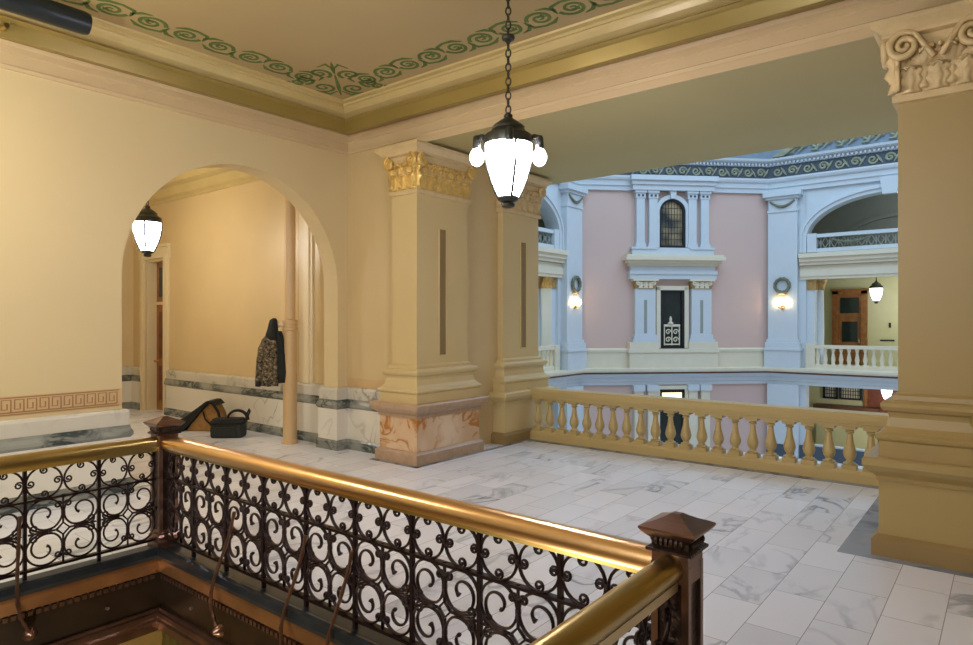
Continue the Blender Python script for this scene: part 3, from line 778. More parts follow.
def wedge(m, prof, d0, d1):
    n = len(prof); vs = []
    for d_ in (d0, d1):
        for a, z in prof: q = kc+kx*a+ky*d_; vs.append((q.x, q.y, z))
    m.add(vs, [tuple(range(n)), tuple(range(2*n-1, n-1, -1))]+[(i, (i+1) % n, (i+1) % n+n, i+n) for i in range(n)]); return m
wedge(MB(), [(-.28, 0), (.3, 0), (.33, .05), (.27, .28), (.2, .42), (.12, .46), (.02, .36), (-.14, .17)], -.16, .16).build('body', M['fabric_tan'], t, bevel=.02)
wedge(MB(), [(-.5, 0), (-.3, 0), (-.14, .17), (.02, .36), (.12, .46), (.2, .42), (.24, .42), (.17, .5), (.08, .5), (-.08, .38), (-.28, .24), (-.5, .1)], -.2, .2).build('flap', M['fabric_black'], t, bevel=.02)
s = MB(); s.tube([(*(kc+kx*a-ky*.175), z) for a, z in ((.02, .33), (.06, .2), (.16, .1), (.28, .14))], .02, 6, flat=(.5, 1.2)); s.build('strap', M['fabric_black'], t, smooth=True)
s = MB(); s.tube([(*(kc+kx*a-ky*.19), z) for a, z in ((.2, .44), (.28, .32), (.32, .14), (.36, .02))], .025, 6); s.build('edge_cord', M['fabric_black'], t, smooth=True)

# black tube fixture under the ceiling and a sprinkler
t = thing('tube_fixture', 'long black cylindrical fixture along the cornice at upper left', 'fixture', (-6.6, 0, 4.52))
MB().tube([(-6.6, -2.5, 4.52), (-6.6, 1.55, 4.52)], .1, 24).build('rear_tube', M['black'], t, smooth=True)
MB().tube([(-6.6, 1.55, 4.52), (-6.6, 1.56, 4.52), (-6.6, 2.38, 4.52), (-6.6, 2.42, 4.52)], [.1, .103, .103, .094], 24).build('front_tube', M['black'], t, smooth=True)
hb = MB(); hb.box(-6.62, -6.58, 1.0, 1.06, 4.6, ZC); hb.box(-6.62, -6.58, -1.06, -1.0, 4.6, ZC); hb.build('hanger', M['black'], t)
t = thing('sprinkler_head', 'tiny brass sprinkler head on the gold cornice at upper left', 'sprinkler', (-7.05, 1.9, 4.43))
MB().tube([(-7.09, 1.9, 4.44), (-7.05, 1.9, 4.44), (-7.03, 1.9, 4.44)], [.028, .022, .01], 10).build('body', M['brass_olive'], t, smooth=True)
MB().tube([(-7.03, 1.9, 4.44), (-6.99, 1.9, 4.44), (-6.985, 1.9, 4.44)], [.008, .008, .024], 8).build('deflector', M['brass_olive'], t, smooth=True)

# ------------------------------------------------------------------ hanging lanterns
def lantern(label, x, y, zb, ztop, arms=True, scale=1.0, glass='lamp_glass', bulbs=True, detail=True, rod=False):
    t = thing('hanging_lantern', label, 'lamp', (x, y, zb), 'hanging lanterns'); S = scale
    def Z(v): return zb+v*S
    MB().lathe(x, y, [(.02*S, Z(0)), (.05*S, Z(.01)), (.055*S, Z(.035)), (.04*S, Z(.045)), (.075*S, Z(.06)), (.09*S, Z(.075)), (.088*S, Z(.09))], 12).build('finial', M['lamp_iron'], t, smooth=True)
    gl = MB().lathe(x, y, [(.08*S, Z(.085)), (.105*S, Z(.14)), (.138*S, Z(.22)), (.166*S, Z(.31)), (.184*S, Z(.41)), (.188*S, Z(.49)), (.185*S, Z(.52))], 20).build('glass_shade', M[glass], t, smooth=True)
    cap = MB().lathe(x, y, [(.195*S, Z(.50)), (.2*S, Z(.515)), (.19*S, Z(.575)), (.15*S, Z(.60)), (.13*S, Z(.625)), (.135*S, Z(.64)), (.11*S, Z(.665)), (.06*S, Z(.70)), (.035*S, Z(.715)), (.035*S, Z(.74)), (.015*S, Z(.76))], 16).build('cap', M['lamp_iron'], t, smooth=True)
    for k in range(4 if detail else 0):
        a = k*PI/2-math.radians(36); pr = [(.083, .085), (.11, .14), (.143, .22), (.171, .31), (.189, .41), (.193, .50)]
        MB().tube([(x+r_*S*math.cos(a), y+r_*S*math.sin(a), Z(z_)) for r_, z_ in pr], .013*S, 6).build('rib', M['lamp_iron'], t, smooth=True)
    if arms:
        for k in range(4):
            a = math.radians(38.6)+k*PI/2; ca, sa = math.cos(a), math.sin(a)
            am = MB(); am.tube([(x+r_*ca, y+r_*sa, Z(z_)) for r_, z_ in ((.18, .55), (.21, .57), (.24, .565), (.25, .53))], [.028, .022, .02, .03], 8)
            am.lathe(x+.25*ca, y+.25*sa, [(.03, Z(.47)), (.034, Z(.5)), (.03, Z(.56)), (.022, Z(.575))], 10)
            am = am.build('arm', M['lamp_iron'], t, smooth=True)
            MB().lathe(x+.25*ca, y+.25*sa, [(.012, Z(.335)), (.04, Z(.352)), (.057, Z(.39)), (.057, Z(.42)), (.042, Z(.455)), (.025, Z(.475))], 14).build('bulb', M['bulb'], am, smooth=True)
    ch = MB(); z = Z(.75)
    if rod or not detail:
        ch.tube([(x, y, z), (x, y, ztop)], .015, 6)
    else:
        k = 0
        while z < ztop-.02:
            a = k*PI/2+.4; ca, sa = math.cos(a), math.sin(a); lp = []
            for i in range(12):
                q = 2*PI*i/12; lp.append((x+.02*math.cos(q)*ca, y+.02*math.cos(q)*sa, z+.034+.034*math.sin(q)))
            ch.tube(lp, .0065, 5, closed=True); z += .056; k += 1
    ch.build('chain', M['lamp_iron'], t, smooth=True)
    if arms: MB().lathe(x, y, [(.02, 4.03), (.05, 4.04), (.055, 4.055), (.05, 4.07), (.02, 4.08)], 12).build('chain_collar', M['lamp_iron'], t, smooth=True)
    return t
lantern('bronze hanging lantern with bright glass and round bare bulbs on arms, in the main hall', -3.12, 4.185, 2.70, ZC)
lantern('bronze hanging lantern glowing inside the left arched corridor', -9.85, 4.4, 2.74, ZC, arms=False, glass='lamp_glass_dim')
lantern('small hanging lantern by the wooden door across the rotunda', -4.1, 29.6, 2.5, 4.2, arms=False, scale=1.2, glass='lamp_glass_small', detail=False)
lantern('small bluish lit lantern on the lowest visible storey across the rotunda', -3.62, 28.6, -1.2, -.4, arms=False, scale=1.0, glass='lamp_glass_small', detail=False)

# ------------------------------------------------------------------ rotunda
NC = (-3.3, 27.0)
OCT = [(.83, 27), (-7.43, 27), (-12.82, 21.6), (-12.82, 13.35), (-8.8, 9.3), (2.2, 9.3), (6.22, 13.35), (6.22, 21.6)]
FNW = ((-10.125, 24.3, 0), (r2, r2), (r2, -r2))
FN = ((NC[0], 27, 0), (1, 0), (0, -1))
FW = ((-12.82, 17.475, 0), (0, -1), (1, 0))
FE = ((6.22, 17.475, 0), (0, 1), (-1, 0))
def polywall(nm, m, p, q, z0, z1, th=.3):
    mb = MB(); mb.mould([p, q], [(0, z0), (0, z1), (-th, z1), (-th, z0), (0, z0)]); return struct(mb.build(nm, m))
polywall('wall_rotunda_northwest', M['rot_pink'], OCT[1], OCT[2], -5, 10)
polywall('wall_rotunda_southwest', M['rot_pink'], OCT[3], OCT[4], -5, 10)
polywall('wall_rotunda_southeast', M['rot_pink'], OCT[5], OCT[6], -5, 10)
polywall('wall_rotunda_northeast', M['rot_pink'], OCT[7], OCT[0], -5, 10)
# open facets: north, west, east
def facet(side, fr, hw):
    w = MB(fr)
    w.box(-hw, -2.75, -.5, 0, -5, 6.87); w.box(2.75, hw, -.5, 0, -5, 6.87)
    w.box(-2.75, 2.75, -.5, 0, 3.45, 4.40)
    w.box(-2.75, 2.75, -.5, 0, -.62, -.02)
    arc_wall(w, -2.76, 2.76, 4.4, 6.87, 0, 2.72, 4.95, 1.46, -.5, 0)
    struct(w.build('wall_rotunda_'+side, M['rot_white'], smooth=True))
    t_ = MB(fr); arch_band(t_, 0, 2.72, 4.95, 1.46, .28, 0, .10, zlow=4.4); arch_band(t_, 0, 2.86, 4.95, 1.6, .08, .10, .15, zlow=4.4)
    t_.prism([(-.22, 6.3), (.22, 6.3), (.3, 6.9), (-.3, 6.9)], 'y', 0, .25)
    struct(t_.build('trim_arch_'+side, M['rot_white'], smooth=True))
    t_ = MB(fr)
    for z0, z1, d_ in ((3.39, 3.5, .06), (3.5, 3.75, .1), (3.75, 3.9, .04), (3.92, 4.05, .16), (4.05, 4.2, .24), (4.2, 4.36, .32)): t_.box(-2.95, 2.95, 0, d_, z0, z1)
    struct(t_.build('trim_slab_'+side, M['rot_cream']))
    # rooms behind
    r = MB(fr)
    for z0 in (-5.0, -.1, 4.3): r.box(-6, 6, -5, -.5, z0, z0+.1)
    r.box(-6, 6, -5, -.5, 4.2, 4.3); r.box(-6, 6, -5, -.5, 9, 9.1); r.box(-6, 6, -5, -.5, -.4, -.1)
    struct(r.build('floor_'+side+'_gallery', M['rot_room']))
    r = MB(fr); r.box(-6, 6, -4.2, -4, -5, 4.3); r.box(-6.1, -6, -5, -.5, -5, 9); r.box(6, 6.1, -5, -.5, -5, 9); struct(r.build('wall_'+side+'_gallery', M['rot_room']))
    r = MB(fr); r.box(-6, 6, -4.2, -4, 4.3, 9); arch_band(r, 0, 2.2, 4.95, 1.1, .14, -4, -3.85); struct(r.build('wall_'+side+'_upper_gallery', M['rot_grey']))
    # inner side columns
    for sg in (-1, 1):
        cm = MB(fr); cm.lathe(sg*2.42, -.75, [(.22, -.0), (.22, .55), (.2, .6), (.2, .65), (.14, .75), (.15, 1.6), (.125, 2.95), (.14, 3.0)], 14); cm.box(sg*2.62-.14, sg*2.62+.14, -.7, -.1, 0, 3.0)
        t = thing('column', 'white round column with small gilded capital, %s side of the %s gallery opening' % ('left' if sg < 0 else 'right', {'north': 'far', 'west': 'left', 'east': 'right'}[side]), 'column', cm.P((sg*2.42, -.75, 0)))
        cm.build('shaft', M['rot_white'], t, smooth=True)
        cp_ = MB(fr); cp_.lathe(sg*2.42, -.75, [(.14, 3.0), (.17, 3.04), (.16, 3.1), (.23, 3.25), (.22, 3.3), (.25, 3.34), (.25, 3.42)], 14); cp_.box(sg*2.62-.16, sg*2.62+.16, -.72, -.06, 3.0, 3.42); cp_.build('capital', M['rot_gold'], t, smooth=True)
facet('north', FN, 4.13); facet('west', FW, 4.13)
w = MB(FE); w.box(-4.13, 4.13, -.5, 0, -5, 10); struct(w.build('wall_rotunda_east', M['rot_pink']))

# bands that go right round
def band(nm, prof, m, path=None, smooth=False):
    p = path or [OCT[7], OCT[0], OCT[1], OCT[2], OCT[3], OCT[4]]
    # path runs anticlockwise: inside is on the left
    return struct(MB().mould(p, prof).build(nm, m, smooth=smooth))
band('trim_entablature', [(0, 6.80), (.10, 6.80), (.10, 6.96), (.15, 6.98), (.15, 7.16), (.22, 7.2), (.25, 7.28), (.25, 7.34), (0, 7.34)], M['rot_white'])
band('trim_frieze', [(0, 7.34), (.12, 7.34), (.12, 7.82), (0, 7.82)], M['rot_frieze'])
band('trim_dentil_course', [(0, 7.82), (.14, 7.82), (.14, 7.9), (.2, 7.94), (.3, 7.97), (.34, 8.0), (.36, 8.08), (.2, 8.12), (0, 8.14)], M['rot_white'])
band('trim_attic', [(0, 8.13), (.1, 8.13), (.1, 10), (0, 10)], M['attic'])
NB = [OCT[0], OCT[1], OCT[2], OCT[3]]
band('trim_base_panel', [(0, .0), (.1, 0), (.1, .6), (.14, .64), (.16, .72), (.1, .76), (0, .78)], M['rot_cream'], path=[OCT[1], OCT[2]])
band('trim_ledge', [(0, -.12), (.36, -.12), (.40, -.06), (.40, .02), (.3, .04), (0, .04)], M['rot_cream'])
band('trim_ledge_line', [(0, -.18), (.34, -.18), (.34, -.12), (0, -.12)], M['dark_wood'])
band('trim_ledge_cornice', [(0, -.62), (.08, -.62), (.08, -.5), (.12, -.48), (.12, -.36), (.2, -.3), (.28, -.2), (.28, -.18), (0, -.18)], M['rot_white'])
# relief of curling leaves on the frieze and the attic
def relief(nm, fr, hw):
    r = MB(fr); n = int(hw*2/.52)
    for i in range(n):
        u = -hw+(i+.5)*2*hw/n; sg = 1 if i % 2 else -1
        r.tube([(p[0], .14, p[1]) for p in spiral(u, 7.58, .17, .03, 0, sg*1.4, 16)], [.045]*12+[.035]*5, 5)
        r.tube([(u+.12, .14, 7.58-sg*.16), (u+.22, .15, 7.58), (u+.32, .14, 7.58+sg*.16)], [.02, .05, .02], 5)
    struct(r.build(nm, M['rot_leaf'], smooth=True))
    d_ = MB(fr); q = -hw
    while q < hw: d_.box(q, q+.07, .13, .24, 7.84, 7.93); q += .14
    struct(d_.build(nm+'_dentils', M['rot_white']))
relief('trim_relief_north', FN, 4.0); relief('trim_relief_northwest', FNW, 3.7); relief('trim_relief_west', FW, 4.0)
a_ = MB(FN)
a_.prism([(-3.9, 8.14), (-3.0, 8.74), (-2.6, 8.74), (-3.5, 8.14)], 'y', .1, .3); a_.box(-4.1, 4.1, .1, .22, 8.95, 9.1)
for i in range(16):
    u = -3.2+i*.42; sg = 1 if i % 2 else -1
    a_.tube([(p[0], .14, p[1]) for p in spiral(u, 8.5, .22, .04, 0, sg*1.3, 14)], .05, 5)
    a_.tube([(u-.2, .14, 8.25), (u, .16, 8.35+.1*sg), (u+.25, .14, 8.75)], [.03, .07, .03], 5)
struct(a_.build('trim_attic_relief', M['rot_leaf'], smooth=True))

# corner piers of the far facets with sconce and wreath
def rot_pier(label, fr, u0, u1, d, lab2, lab3):
    t = thing('pilaster', label, 'pilaster', MB(fr).P(((u0+u1)/2, d, 0)))
    sh = MB(fr); sh.box(u0, u1, 0.001, d, .9, 6.05); sh.build('shaft', M['rot_white'], t)
    b = MB(fr); b.box(u0-.12, u1+.12, 0.001, d+.12, 0, .75); b.box(u0-.16, u1+.16, 0.001, d+.16, .7, .78); b.box(u0-.1, u1+.1, 0.001, d+.1, .78, 1.0); b.box(u0-.05, u1+.05, 0.001, d+.05, 1.0, 1.12); b.build('base', M['rot_white'], t)
    b = MB(fr); b.box(u0-.03, u1+.03, 0.001, d+.03, -5, -.62); b.build('lower_shaft', M['rot_white'], t)
    c = MB(fr); c.box(u0-.03, u1+.03, 0.001, d+.03, 6.0, 6.08); c.box(u0+.02, u1-.02, 0.001, d+.02, 6.08, 6.5); c.box(u0-.08, u1+.08, 0.001, d+.08, 6.5, 6.6); c.box(u0-.16, u1+.16, 0.001, d+.16, 6.6, 6.8); c.build('capital', M['rot_white'], t)
    g_ = MB(fr); um = (u0+u1)/2; hw = (u1-u0)/2-.08
    g_.tube([(um-hw+2*hw*i/12, d+.05, 6.42-.22*math.sin(PI*i/12)) for i in range(13)], [.03+.025*math.sin(PI*i/12) for i in range(13)], 6); g_.build('garland', M['wreath'], t, smooth=True)
    w_ = MB(fr); pts = [(um+.26*math.cos(2*PI*i/24), d+.07, 3.18+.26*math.sin(2*PI*i/24)) for i in range(24)]
    w_.tube(pts, [.055+.012*(i % 2) for i in range(24)], 6, closed=True); tag(w_.build('wreath', M['wreath'], smooth=True), lab2, 'wreath')
    s = thing('sconce', lab3, 'lamp', w_.P((um, d, 2.45)))
    q = MB(fr); q.tube([(um, d, 2.35), (um, d+.04, 2.35)], .08, 10); q.tube([(um-.16, d+.1, 2.42), (um-.1, d+.1, 2.34), (um, d+.05, 2.32), (um+.1, d+.1, 2.34), (um+.16, d+.1, 2.42)], .02, 6); q.build('bracket', M['brass'], s, smooth=True)
    bn = MB(fr); bn.tube([(um-.2, d+.05, 2.82), (um, d+.05, 2.9), (um+.2, d+.05, 2.82)], [.02, .05, .02], 6); bn.build('bow', M['brass'], s, smooth=True)
    for sg in (-1, 1):
        q = MB(fr); q.lathe(um+sg*.16, d+.1, [(.02, 2.4), (.06, 2.44), (.08, 2.52), (.06, 2.6), (.02, 2.63)], 10); q.build('bulb', M['sconce_lit'], s, smooth=True)
rot_pier('white corner pilaster with wreath and sconce to the right of the pink wall', FN, -4.05, -3.0, .25, 'green wreath on the right white corner pilaster', 'lit wall sconce on the right white corner pilaster')
rot_pier('white corner pilaster with wreath and sconce at far left of the rotunda view', FW, -4.05, -2.95, .25, 'green wreath on the far left white corner pilaster', 'lit wall sconce on the far left white corner pilaster')

# far balustrades
def far_balustrade(label, fr, u0, u1, d, z0, zt, step, mr, mb_, lattice=False):
    t = thing('balustrade', label, 'balustrade', MB(fr).P(((u0+u1)/2, d, z0)))
    q = MB(fr); q.box(u0, u1, d-.1, d+.1, zt-.13, zt); q.build('top_rail', mr, t)
    q = MB(fr); q.box(u0, u1, d-.1, d+.1, z0, z0+.14); q.build('base_rail', mr, t)
    o = thing  # noqa
    n = int((u1-u0)/step); first = None
    for i in range(n):
        u = u0+(i+.5)*(u1-u0)/n
        q = MB(fr)
        if lattice:
            zl, zh = z0+.14, zt-.13; wd = (u1-u0)/n/2
            q.tube([(u-wd, d, zl), (u, d, (zl+zh)/2+.1), (u+wd, d, zl)], .02, 5); q.tube([(u-wd, d, zh), (u, d, (zl+zh)/2-.1), (u+wd, d, zh)], .02, 5)
            q.tube([(u, d, zl), (u, d, zh)], .018, 5)
            q.build('lattice_bar', mb_, t)
        else:
            h = zt-.13-(z0+.14); zz = z0+.14; R = .085
            q.lathe(u, d, [(R, zz), (R*.6, zz+h*.12), (R*.95, zz+h*.35), (R*.45, zz+h*.75), (R*.8, zz+h*.93), (R*.8, zz+h)], 8); q.build('baluster', mb_, t, smooth=True)
    for u in (u0+.16, u1-.16):
        q = MB(fr); q.box(u-.16, u+.16, d-.14, d+.14, z0, zt+.03); q.build('end_block', mr, t)
far_balustrade('cream balustrade in front of the wooden door across the rotunda', FN, -2.75, 2.75, -.05, .04, .92, .26, M['rot_cream'], M['rot_cream'])
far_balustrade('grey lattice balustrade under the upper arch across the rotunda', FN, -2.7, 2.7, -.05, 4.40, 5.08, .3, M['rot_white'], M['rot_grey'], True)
far_balustrade('white balustrade in the lower left gallery opening', FW, -2.75, 2.75, -.05, .04, .92, .26, M['rot_cream'], M['rot_cream'])
far_balustrade('grey lattice balustrade in the upper left gallery arch', FW, -2.7, 2.7, -.05, 4.40, 5.08, .3, M['rot_white'], M['rot_grey'], True)
sw = MB(FN); sw.tube([(-1.9+1.3*i/12, .1, 4.86-.14*math.sin(PI*i/12)) for i in range(13)], [.02+.03*math.sin(PI*i/12) for i in range(13)], 6)
tag(sw.build('garland', M['wreath'], smooth=True), 'dark garland swag on the grey lattice balustrade across the rotunda', 'garland')

# window unit on the northwest facet
def boxes(nm, m, fr, lst, parent=None):
    q = MB(fr)
    for b in lst: q.box(*b)
    return q.build(nm, m, parent)
def window_unit():
    f_ = FNW; c0 = -.13
    struct(boxes('trim_lower_dado', M['rot_frieze'], FN, [(-4.1, -3.1, .29, .31, -3.4, -2.9), (-3.0, 3.0, 0, .1, -3.4, -2.9)])); struct(boxes('trim_lower_parapet', M['rot_white'], FN, [(-2.75, 2.75, -.3, 0, -5, -2.85)]))
    struct(boxes('trim_window_plinth', M['rot_cream'], f_, [(c0-1.75, c0+1.75, 0, .3, 0, .62), (c0-1.8, c0+1.8, 0, .34, .62, .76), (c0-1.75, c0-.6, 0, .3, .76, 1.02), (c0+.6, c0+1.75, 0, .3, .76, 1.02)]))
    struct(boxes('trim_window_entablature', M['rot_white'], f_, [(c0-1.72, c0+1.72, 0, .26, 3.42, 3.75), (c0-1.74, c0+1.74, 0, .3, 3.6, 3.72), (c0-1.68, c0+1.68, 0, .22, 3.75, 3.92)]))
    struct(boxes('trim_window_cornice', M['rot_cream'], f_, [(c0-1.74, c0+1.74, 0, .3, 3.92, 4.02), (c0-1.84, c0+1.84, 0, .42, 4.02, 4.12), (c0-1.95, c0+1.95, 0, .55, 4.12, 4.26), (c0-1.9, c0+1.9, 0, .48, 4.26, 4.33)]))
    struct(boxes('trim_upper_window_plinth', M['rot_white'], f_, [(c0-1.62, c0+1.62, 0, .22, 4.33, 4.62), (c0-1.66, c0-.66, 0, .26, 4.56, 4.64), (c0+.66, c0+1.66, 0, .26, 4.56, 4.64)]))
    struct(boxes('trim_upper_window_entablature', M['rot_white'], f_, [(c0-1.62, c0+1.62, 0, .3, 6.8, 7.0), (c0-1.66, c0+1.66, 0, .36, 7.0, 7.16), (c0-1.72, c0+1.72, 0, .44, 7.16, 7.34)]))
    nm4 = ['leftmost', 'second from the left', 'third from the left', 'rightmost']
    for i, (a, b) in enumerate(((-1.60, -1.22), (-1.10, -.72), (.46, .84), (.96, 1.34))):
        q = MB(f_); t = thing('pilaster', 'slender white pilaster, %s of the four beside the upper arched window' % nm4[i], 'pilaster', q.P(((a+b)/2, .1, 4.62)))
        boxes('shaft', M['rot_white'], f_, [(a+.03, b-.03, 0, .2, 4.8, 6.5)], t); boxes('base', M['rot_white'], f_, [(a-.02, b+.02, 0, .24, 4.62, 4.72), (a, b, 0, .22, 4.72, 4.8)], t)
        cp_ = boxes('capital', M['rot_white'], f_, [(a, b, 0, .22, 6.5, 6.7), (a-.04, b+.04, 0, .26, 6.7, 6.8)], t)
        boxes('rosette', M['rot_frieze'], f_, [(a+.07, a+.15, .22, .235, 6.56, 6.64), (b-.15, b-.07, .22, .235, 6.56, 6.64)], cp_)
    for i, (a, b) in enumerate(((-1.68, -.78), (.55, 1.45))):
        q = MB(f_); t = thing('pilaster', 'broad white slotted pilaster %s the rectangular rotunda window' % ('left of', 'right of')[i], 'pilaster', q.P(((a+b)/2, .1, 1.0)))
        um = (a+b)/2
        boxes('shaft', M['rot_white'], f_, [(a+.05, b-.05, 0, .22, 1.3, 3.05)], t); boxes('slot', M['rot_grey'], f_, [(um-.06, um+.06, .22, .224, 1.35, 2.62)], t)
        boxes('base', M['rot_white'], f_, [(a-.06, b+.06, 0, .3, 1.02, 1.12), (a, b, 0, .27, 1.12, 1.3)], t)
        cb = boxes('capital', M['rot_gold'], f_, [(a+.05, b-.05, 0, .24, 3.05, 3.12), (a+.02, b-.02, 0, .24, 3.12, 3.34)], t)
        boxes('abacus', M['rot_cream'], f_, [(a-.05, b+.05, 0, .32, 3.34, 3.42)], cb)
        v_ = MB(f_)
        for sg in (-1, 1): v_.tube([(p[0], .29, p[1]) for p in spiral(um+sg*.3, 3.25, .1, .02, PI/2, -sg*1.4, 14)], .025, 5)
        for sg in (-1, 0, 1): leaf(v_, um+sg*.2, 3.07, .2, .24, .05, .25)
        v_.build('leaves', M['rot_cream'], cb, smooth=True)
    # rectangular window
    wn = sthing('window_1'); boxes('casing', M['rot_cream'], f_, [(c0-.64, c0-.48, 0, .16, .78, 3.12), (c0+.48, c0+.64, 0, .16, .78, 3.12), (c0-.64, c0+.64, 0, .16, 3.0, 3.16)], wn)
    boxes('frame', M['frame_black'], f_, [(c0-.48, c0-.38, 0, .12, .78, 3.0), (c0+.38, c0+.48, 0, .12, .78, 3.0), (c0-.48, c0+.48, 0, .12, 2.93, 3.0), (c0-.48, c0+.48, 0, .12, .78, .86)], wn)
    boxes('pane', M['dark_glass'], f_, [(c0-.4, c0+.4, 0, .04, .8, 3.0)], wn)
    # pale iron gate with finial seen in the window
    t = MB(f_)
    for x_ in (-.3, 0, .3): t.tube([(c0+x_, .07, .88), (c0+x_, .07, 1.62)], .025, 5)
    t.tube([(c0-.32, .07, 1.64), (c0+.32, .07, 1.64)], .05, 6); t.tube([(c0-.3, .07, .92), (c0+.3, .07, .92)], .03, 5)
    for cx_, cz in ((-.15, 1.4), (.15, 1.4), (-.15, 1.1), (.15, 1.1)): t.tube([(c0+p[0], .07, p[1]) for p in spiral(cx_, cz, .12, .03, 0, 1.2, 14)], .022, 5)
    t.lathe(c0-.05, .07, [(.1, 1.68), (.12, 1.74), (.05, 1.8), (.06, 1.9), (.02, 2.0)], 8)
    tag(t.build('window_grille', M['rot_cream'], smooth=True), 'pale ornamental grille in the rectangular window across the rotunda', 'grille')
    # arched window above
    wn = sthing('window_2'); zs = 6.0
    q = MB(f_); arch_band(q, c0, .52, zs, .5, .16, 0, .16, zlow=4.64); q.prism([(c0-.09, 6.5), (c0+.09, 6.5), (c0+.13, 6.8), (c0-.13, 6.8)], 'y', 0, .24); q.build('casing', M['rot_white'], wn, smooth=True)
    q = MB(f_); arch_band(q, c0, .43, zs, .41, .09, 0, .12, zlow=4.66); q.box(c0-.5, c0+.5, 0, .12, 4.62, 4.72); q.build('frame', M['frame_black'], wn, smooth=True)
    q = MB(f_); pts = [(c0-.44, 4.68), (c0+.44, 4.68)]+[(c0+.44*math.cos(PI*i/14), zs+.42*math.sin(PI*i/14)) for i in range(15)]
    q.prism(pts, 'y', 0, .03); q.build('pane', M['leaded'], wn)
    q = MB(f_)
    for i in range(-3, 4): q.box(c0+i*.115-.006, c0+i*.115+.006, .03, .045, 4.7, zs+.41*math.sqrt(max(0, 1-(i*.115/.43)**2)))
    for i in range(6): q.box(c0-.43, c0+.43, .03, .045, 4.95+i*.24, 4.96+i*.24)
    q.build('glazing_bars', M['frame_black'], wn)
    # storey below: paired strips and a dark doorway with bright transom
    d = sthing('door_2'); boxes('casing', M['rot_cream'], f_, [(c0-.62, c0-.5, 0, .15, -5, -.8), (c0+.5, c0+.62, 0, .15, -5, -.8), (c0-.62, c0+.62, 0, .15, -.8, -.66)], d)
    boxes('leaf', M['dark_glass'], f_, [(c0-.5, c0+.5, 0, .05, -5, -1.5)], d); boxes('frame', M['frame_black'], f_, [(c0-.5, c0+.5, 0, .1, -.93, -.8), (c0-.5, c0-.4, 0, .1, -5, -.8), (c0+.4, c0+.5, 0, .1, -5, -.8), (c0-.5, c0+.5, 0, .1, -1.5, -1.4)], d)
    boxes('transom', emit('lit_transom', (250, 240, 190), 1.6), f_, [(c0-.4, c0+.4, 0, .06, -1.4, -.93)], d)
    for i, (a, b) in enumerate(((-1.65, -1.3), (-1.12, -.77), (.5, .85), (1.0, 1.35))):
        q = MB(f_); t = thing('pilaster', 'cream pilaster flanking the dark lower doorway, %s of four' % nm4[i], 'pilaster', q.P(((a+b)/2, .1, -5)))
        boxes('shaft', M['rot_cream'], f_, [(a, b, 0, .2, -5, -.85)], t); boxes('capital', M['rot_white'], f_, [(a-.05, b+.05, 0, .26, -.85, -.62)], t)
window_unit()

# far gallery door and the storey below it
def far_door():
    f_ = FN; d = sthing('door_3'); a, b = -2.6, -1.3; D = -4.0
    boxes('frame', M['door_wood'], f_, [(a, a+.22, D, D+.16, 0, 3.12), (b-.22, b, D, D+.16, 0, 3.12), (a, b, D, D+.16, 2.95, 3.12), (a-.05, b+.05, D, D+.2, 3.08, 3.16)], d)
    lf = boxes('leaf', M['door_wood'], f_, [(a+.22, b-.22, D, D+.06, 0, 2.0), (a+.3, b-.3, D+.06, D+.09, .1, .75)], d)
    boxes('glass', M['dark_glass'], f_, [(a+.36, b-.36, D+.05, D+.075, .95, 1.8)], lf); boxes('handle', M['brass'], f_, [(b-.32, b-.28, D+.06, D+.12, .9, 1.05)], lf)
    tr = boxes('transom', M['door_wood'], f_, [(a+.22, b-.22, D, D+.1, 2.0, 2.95)], d); boxes('transom_glass', M['dark_glass'], f_, [(a+.3, b-.3, D+.1, D+.11, 2.15, 2.8)], tr)
    q = boxes('switch_plate', M['frame_black'], f_, [(-.55, -.47, D, D+.03, 1.55, 1.75)]); tag(q, 'small dark switch plate on the pale wall right of the far wooden door', 'switch')
    q = boxes('wall_sign', M['frame_black'], f_, [(-.85, -.35, D, D+.03, 1.0, 1.06)]); tag(q, 'narrow dark strip on the pale wall below the switch plate', 'sign')
    # lower storey
    for i, (u0, u1) in enumerate(((-2.9, -2.45), (-2.28, -1.55))):
        q = MB(f_); t = thing('notice_board', ('smaller black framed notice board on the far lower wall', 'larger black framed notice board beside the reddish door')[i], 'board', q.P(((u0+u1)/2, D+.1, -1.2)))
        boxes('backing', M['paper'], f_, [(u0, u1, D+.02, D+.05, -1.42, -.66)], t)
        boxes('frame', M['frame_black'], f_, [(u0-.06, u0+.03, D, D+.1, -1.48, -.6), (u1-.03, u1+.06, D, D+.1, -1.48, -.6), (u0-.06, u1+.06, D, D+.1, -1.48, -1.4), (u0-.06, u1+.06, D, D+.1, -.68, -.6)], t)
        lst = []
        nx = 5 if i == 0 else 8
        for k in range(1, nx): x_ = u0+(u1-u0)*k/nx; lst.append((x_-.012, x_+.012, D+.05, D+.07, -1.42, -.66))
        for k in range(1, 5): z_ = -1.42+.76*k/5; lst.append((u0, u1, D+.05, D+.07, z_-.012, z_+.012))
        boxes('grid', M['frame_black'], f_, lst, t)
    d = sthing('door_4'); boxes('leaf', M['door_red'], f_, [(-1.3, .2, D, D+.08, -5, -.65), (.4, 1.4, D, D+.08, -5, -.65)], d); boxes('frame', M['door_wood'], f_, [(.2, .4, D, D+.14, -5, -.6), (-1.4, -1.3, D, D+.14, -5, -.6)], d)
    q = MB(f_); t = thing('counter', 'dark brown wooden counter under the notice boards on the far lower storey', 'counter', q.P((-1.7, D+.4, -5)))
    boxes('top', M['dark_wood'], f_, [(-3.2, -.8, D+.1, D+.8, -1.85, -1.7)], t); boxes('front', M['rot_room'], f_, [(-3.1, -.9, D+.2, D+.7, -5, -1.85)], t)
far_door()
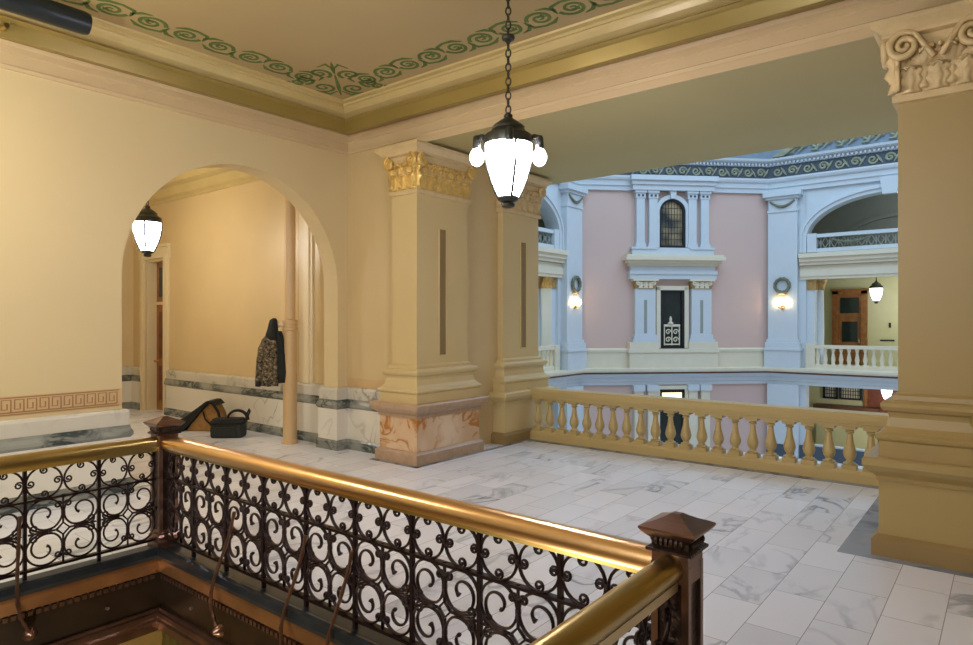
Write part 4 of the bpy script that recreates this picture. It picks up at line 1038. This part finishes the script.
# floor of the rotunda
w = MB(); w.box(-13.5, 7, 8.9, 31.2, -5.1, -5.0); struct(w.build('floor_rotunda', M['floor']))

# ------------------------------------------------------------------ light
def area(nm, loc, rot, size, e, c, sy=None):
    l = bpy.data.lights.new(nm, 'AREA'); l.energy = e; l.color = c; l.size = size
    if sy: l.shape = 'RECTANGLE'; l.size_y = sy
    o = bpy.data.objects.new(nm, l); col.objects.link(o); o.location = loc; o.rotation_euler = rot; return o
def point(nm, loc, e, c, r=.15):
    l = bpy.data.lights.new(nm, 'POINT'); l.energy = e; l.color = c; l.shadow_soft_size = r
    o = bpy.data.objects.new(nm, l); col.objects.link(o); o.location = loc; return o
WARM = (1.0, .88, .70); COOL = (.56, .78, 1.0)
area('dome_daylight', (-3.3, 17.5, 13.5), (0, 0, 0), 15, 2000, COOL)
area('hall_fill', (-2.2, -3.5, 3.6), (math.radians(72), 0, math.radians(38)), 3.0, 225, (.92, .97, 1))
point('side_lamp', (-5.7, .6, 3.25), 128, (1, .93, .80), .25)
point('hall_point_fill', (.6, -.8, 2.9), 22, (.92, .96, 1), .3)  # added point fill near the camera, no fixture hangs there
point('corridor_lamp', (-10.9, 3.9, 3.3), 105, (1, .94, .78), .2)
point('far_gallery_lamp', (-2.5, 29.3, 2.4), 90, (1, .95, .8), .3)
point('far_lower_lamp', (-3.2, 29.0, -1.6), 90, (1, .9, .75), .3)
point('far_upper_lamp', (-2.6, 29.0, 6.4), 40, (.9, .95, 1), .2)
point('left_gallery_lamp', (-15, 17.5, 2.4), 90, (1, .92, .75), .3)
point('lower_hall_lamp', (-3, 1, -2.2), 120, (1, .9, .7), .3)
wd = bpy.data.worlds.new('World'); bpy.context.scene.world = wd; wd.use_nodes = True
bg = wd.node_tree.nodes['Background']; bg.inputs[0].default_value = (.62, .76, 1.0, 1); bg.inputs[1].default_value = .22

# ------------------------------------------------------------------ camera
cd = bpy.data.cameras.new('camera'); cd.sensor_width = 36; cd.lens = 656/973*36; cd.shift_y = -1/973; cd.clip_start = .05
co = bpy.data.objects.new('camera', cd); col.objects.link(co); co.location = (0, 0, 1.8); co.rotation_euler = (PI/2, 0, math.radians(38.6))
sc = bpy.context.scene; sc.camera = co
sc.view_settings.view_transform = 'Standard'
sc.view_settings.exposure = 0.12
# repeats share a group phrase
for o in col.objects:
    if o.parent is None and o.get('label') and not o.get('group'):
        base = o.name.split('.')[0]
        g_ = {'pier': 'tan piers of the hall', 'balustrade': 'stone balustrades', 'iron_railing': 'iron railings round the stairwell', 'newel_post': 'bronze newel posts',
              'pilaster': 'rotunda pilasters', 'column': 'gallery columns', 'wreath': 'wreaths on the corner pilasters', 'sconce': 'wall sconces in the rotunda', 'notice_board': 'notice boards on the lower storey'}.get(base)
        if g_ and not (base == 'pier' and 'olive' in o['label']): o['group'] = g_
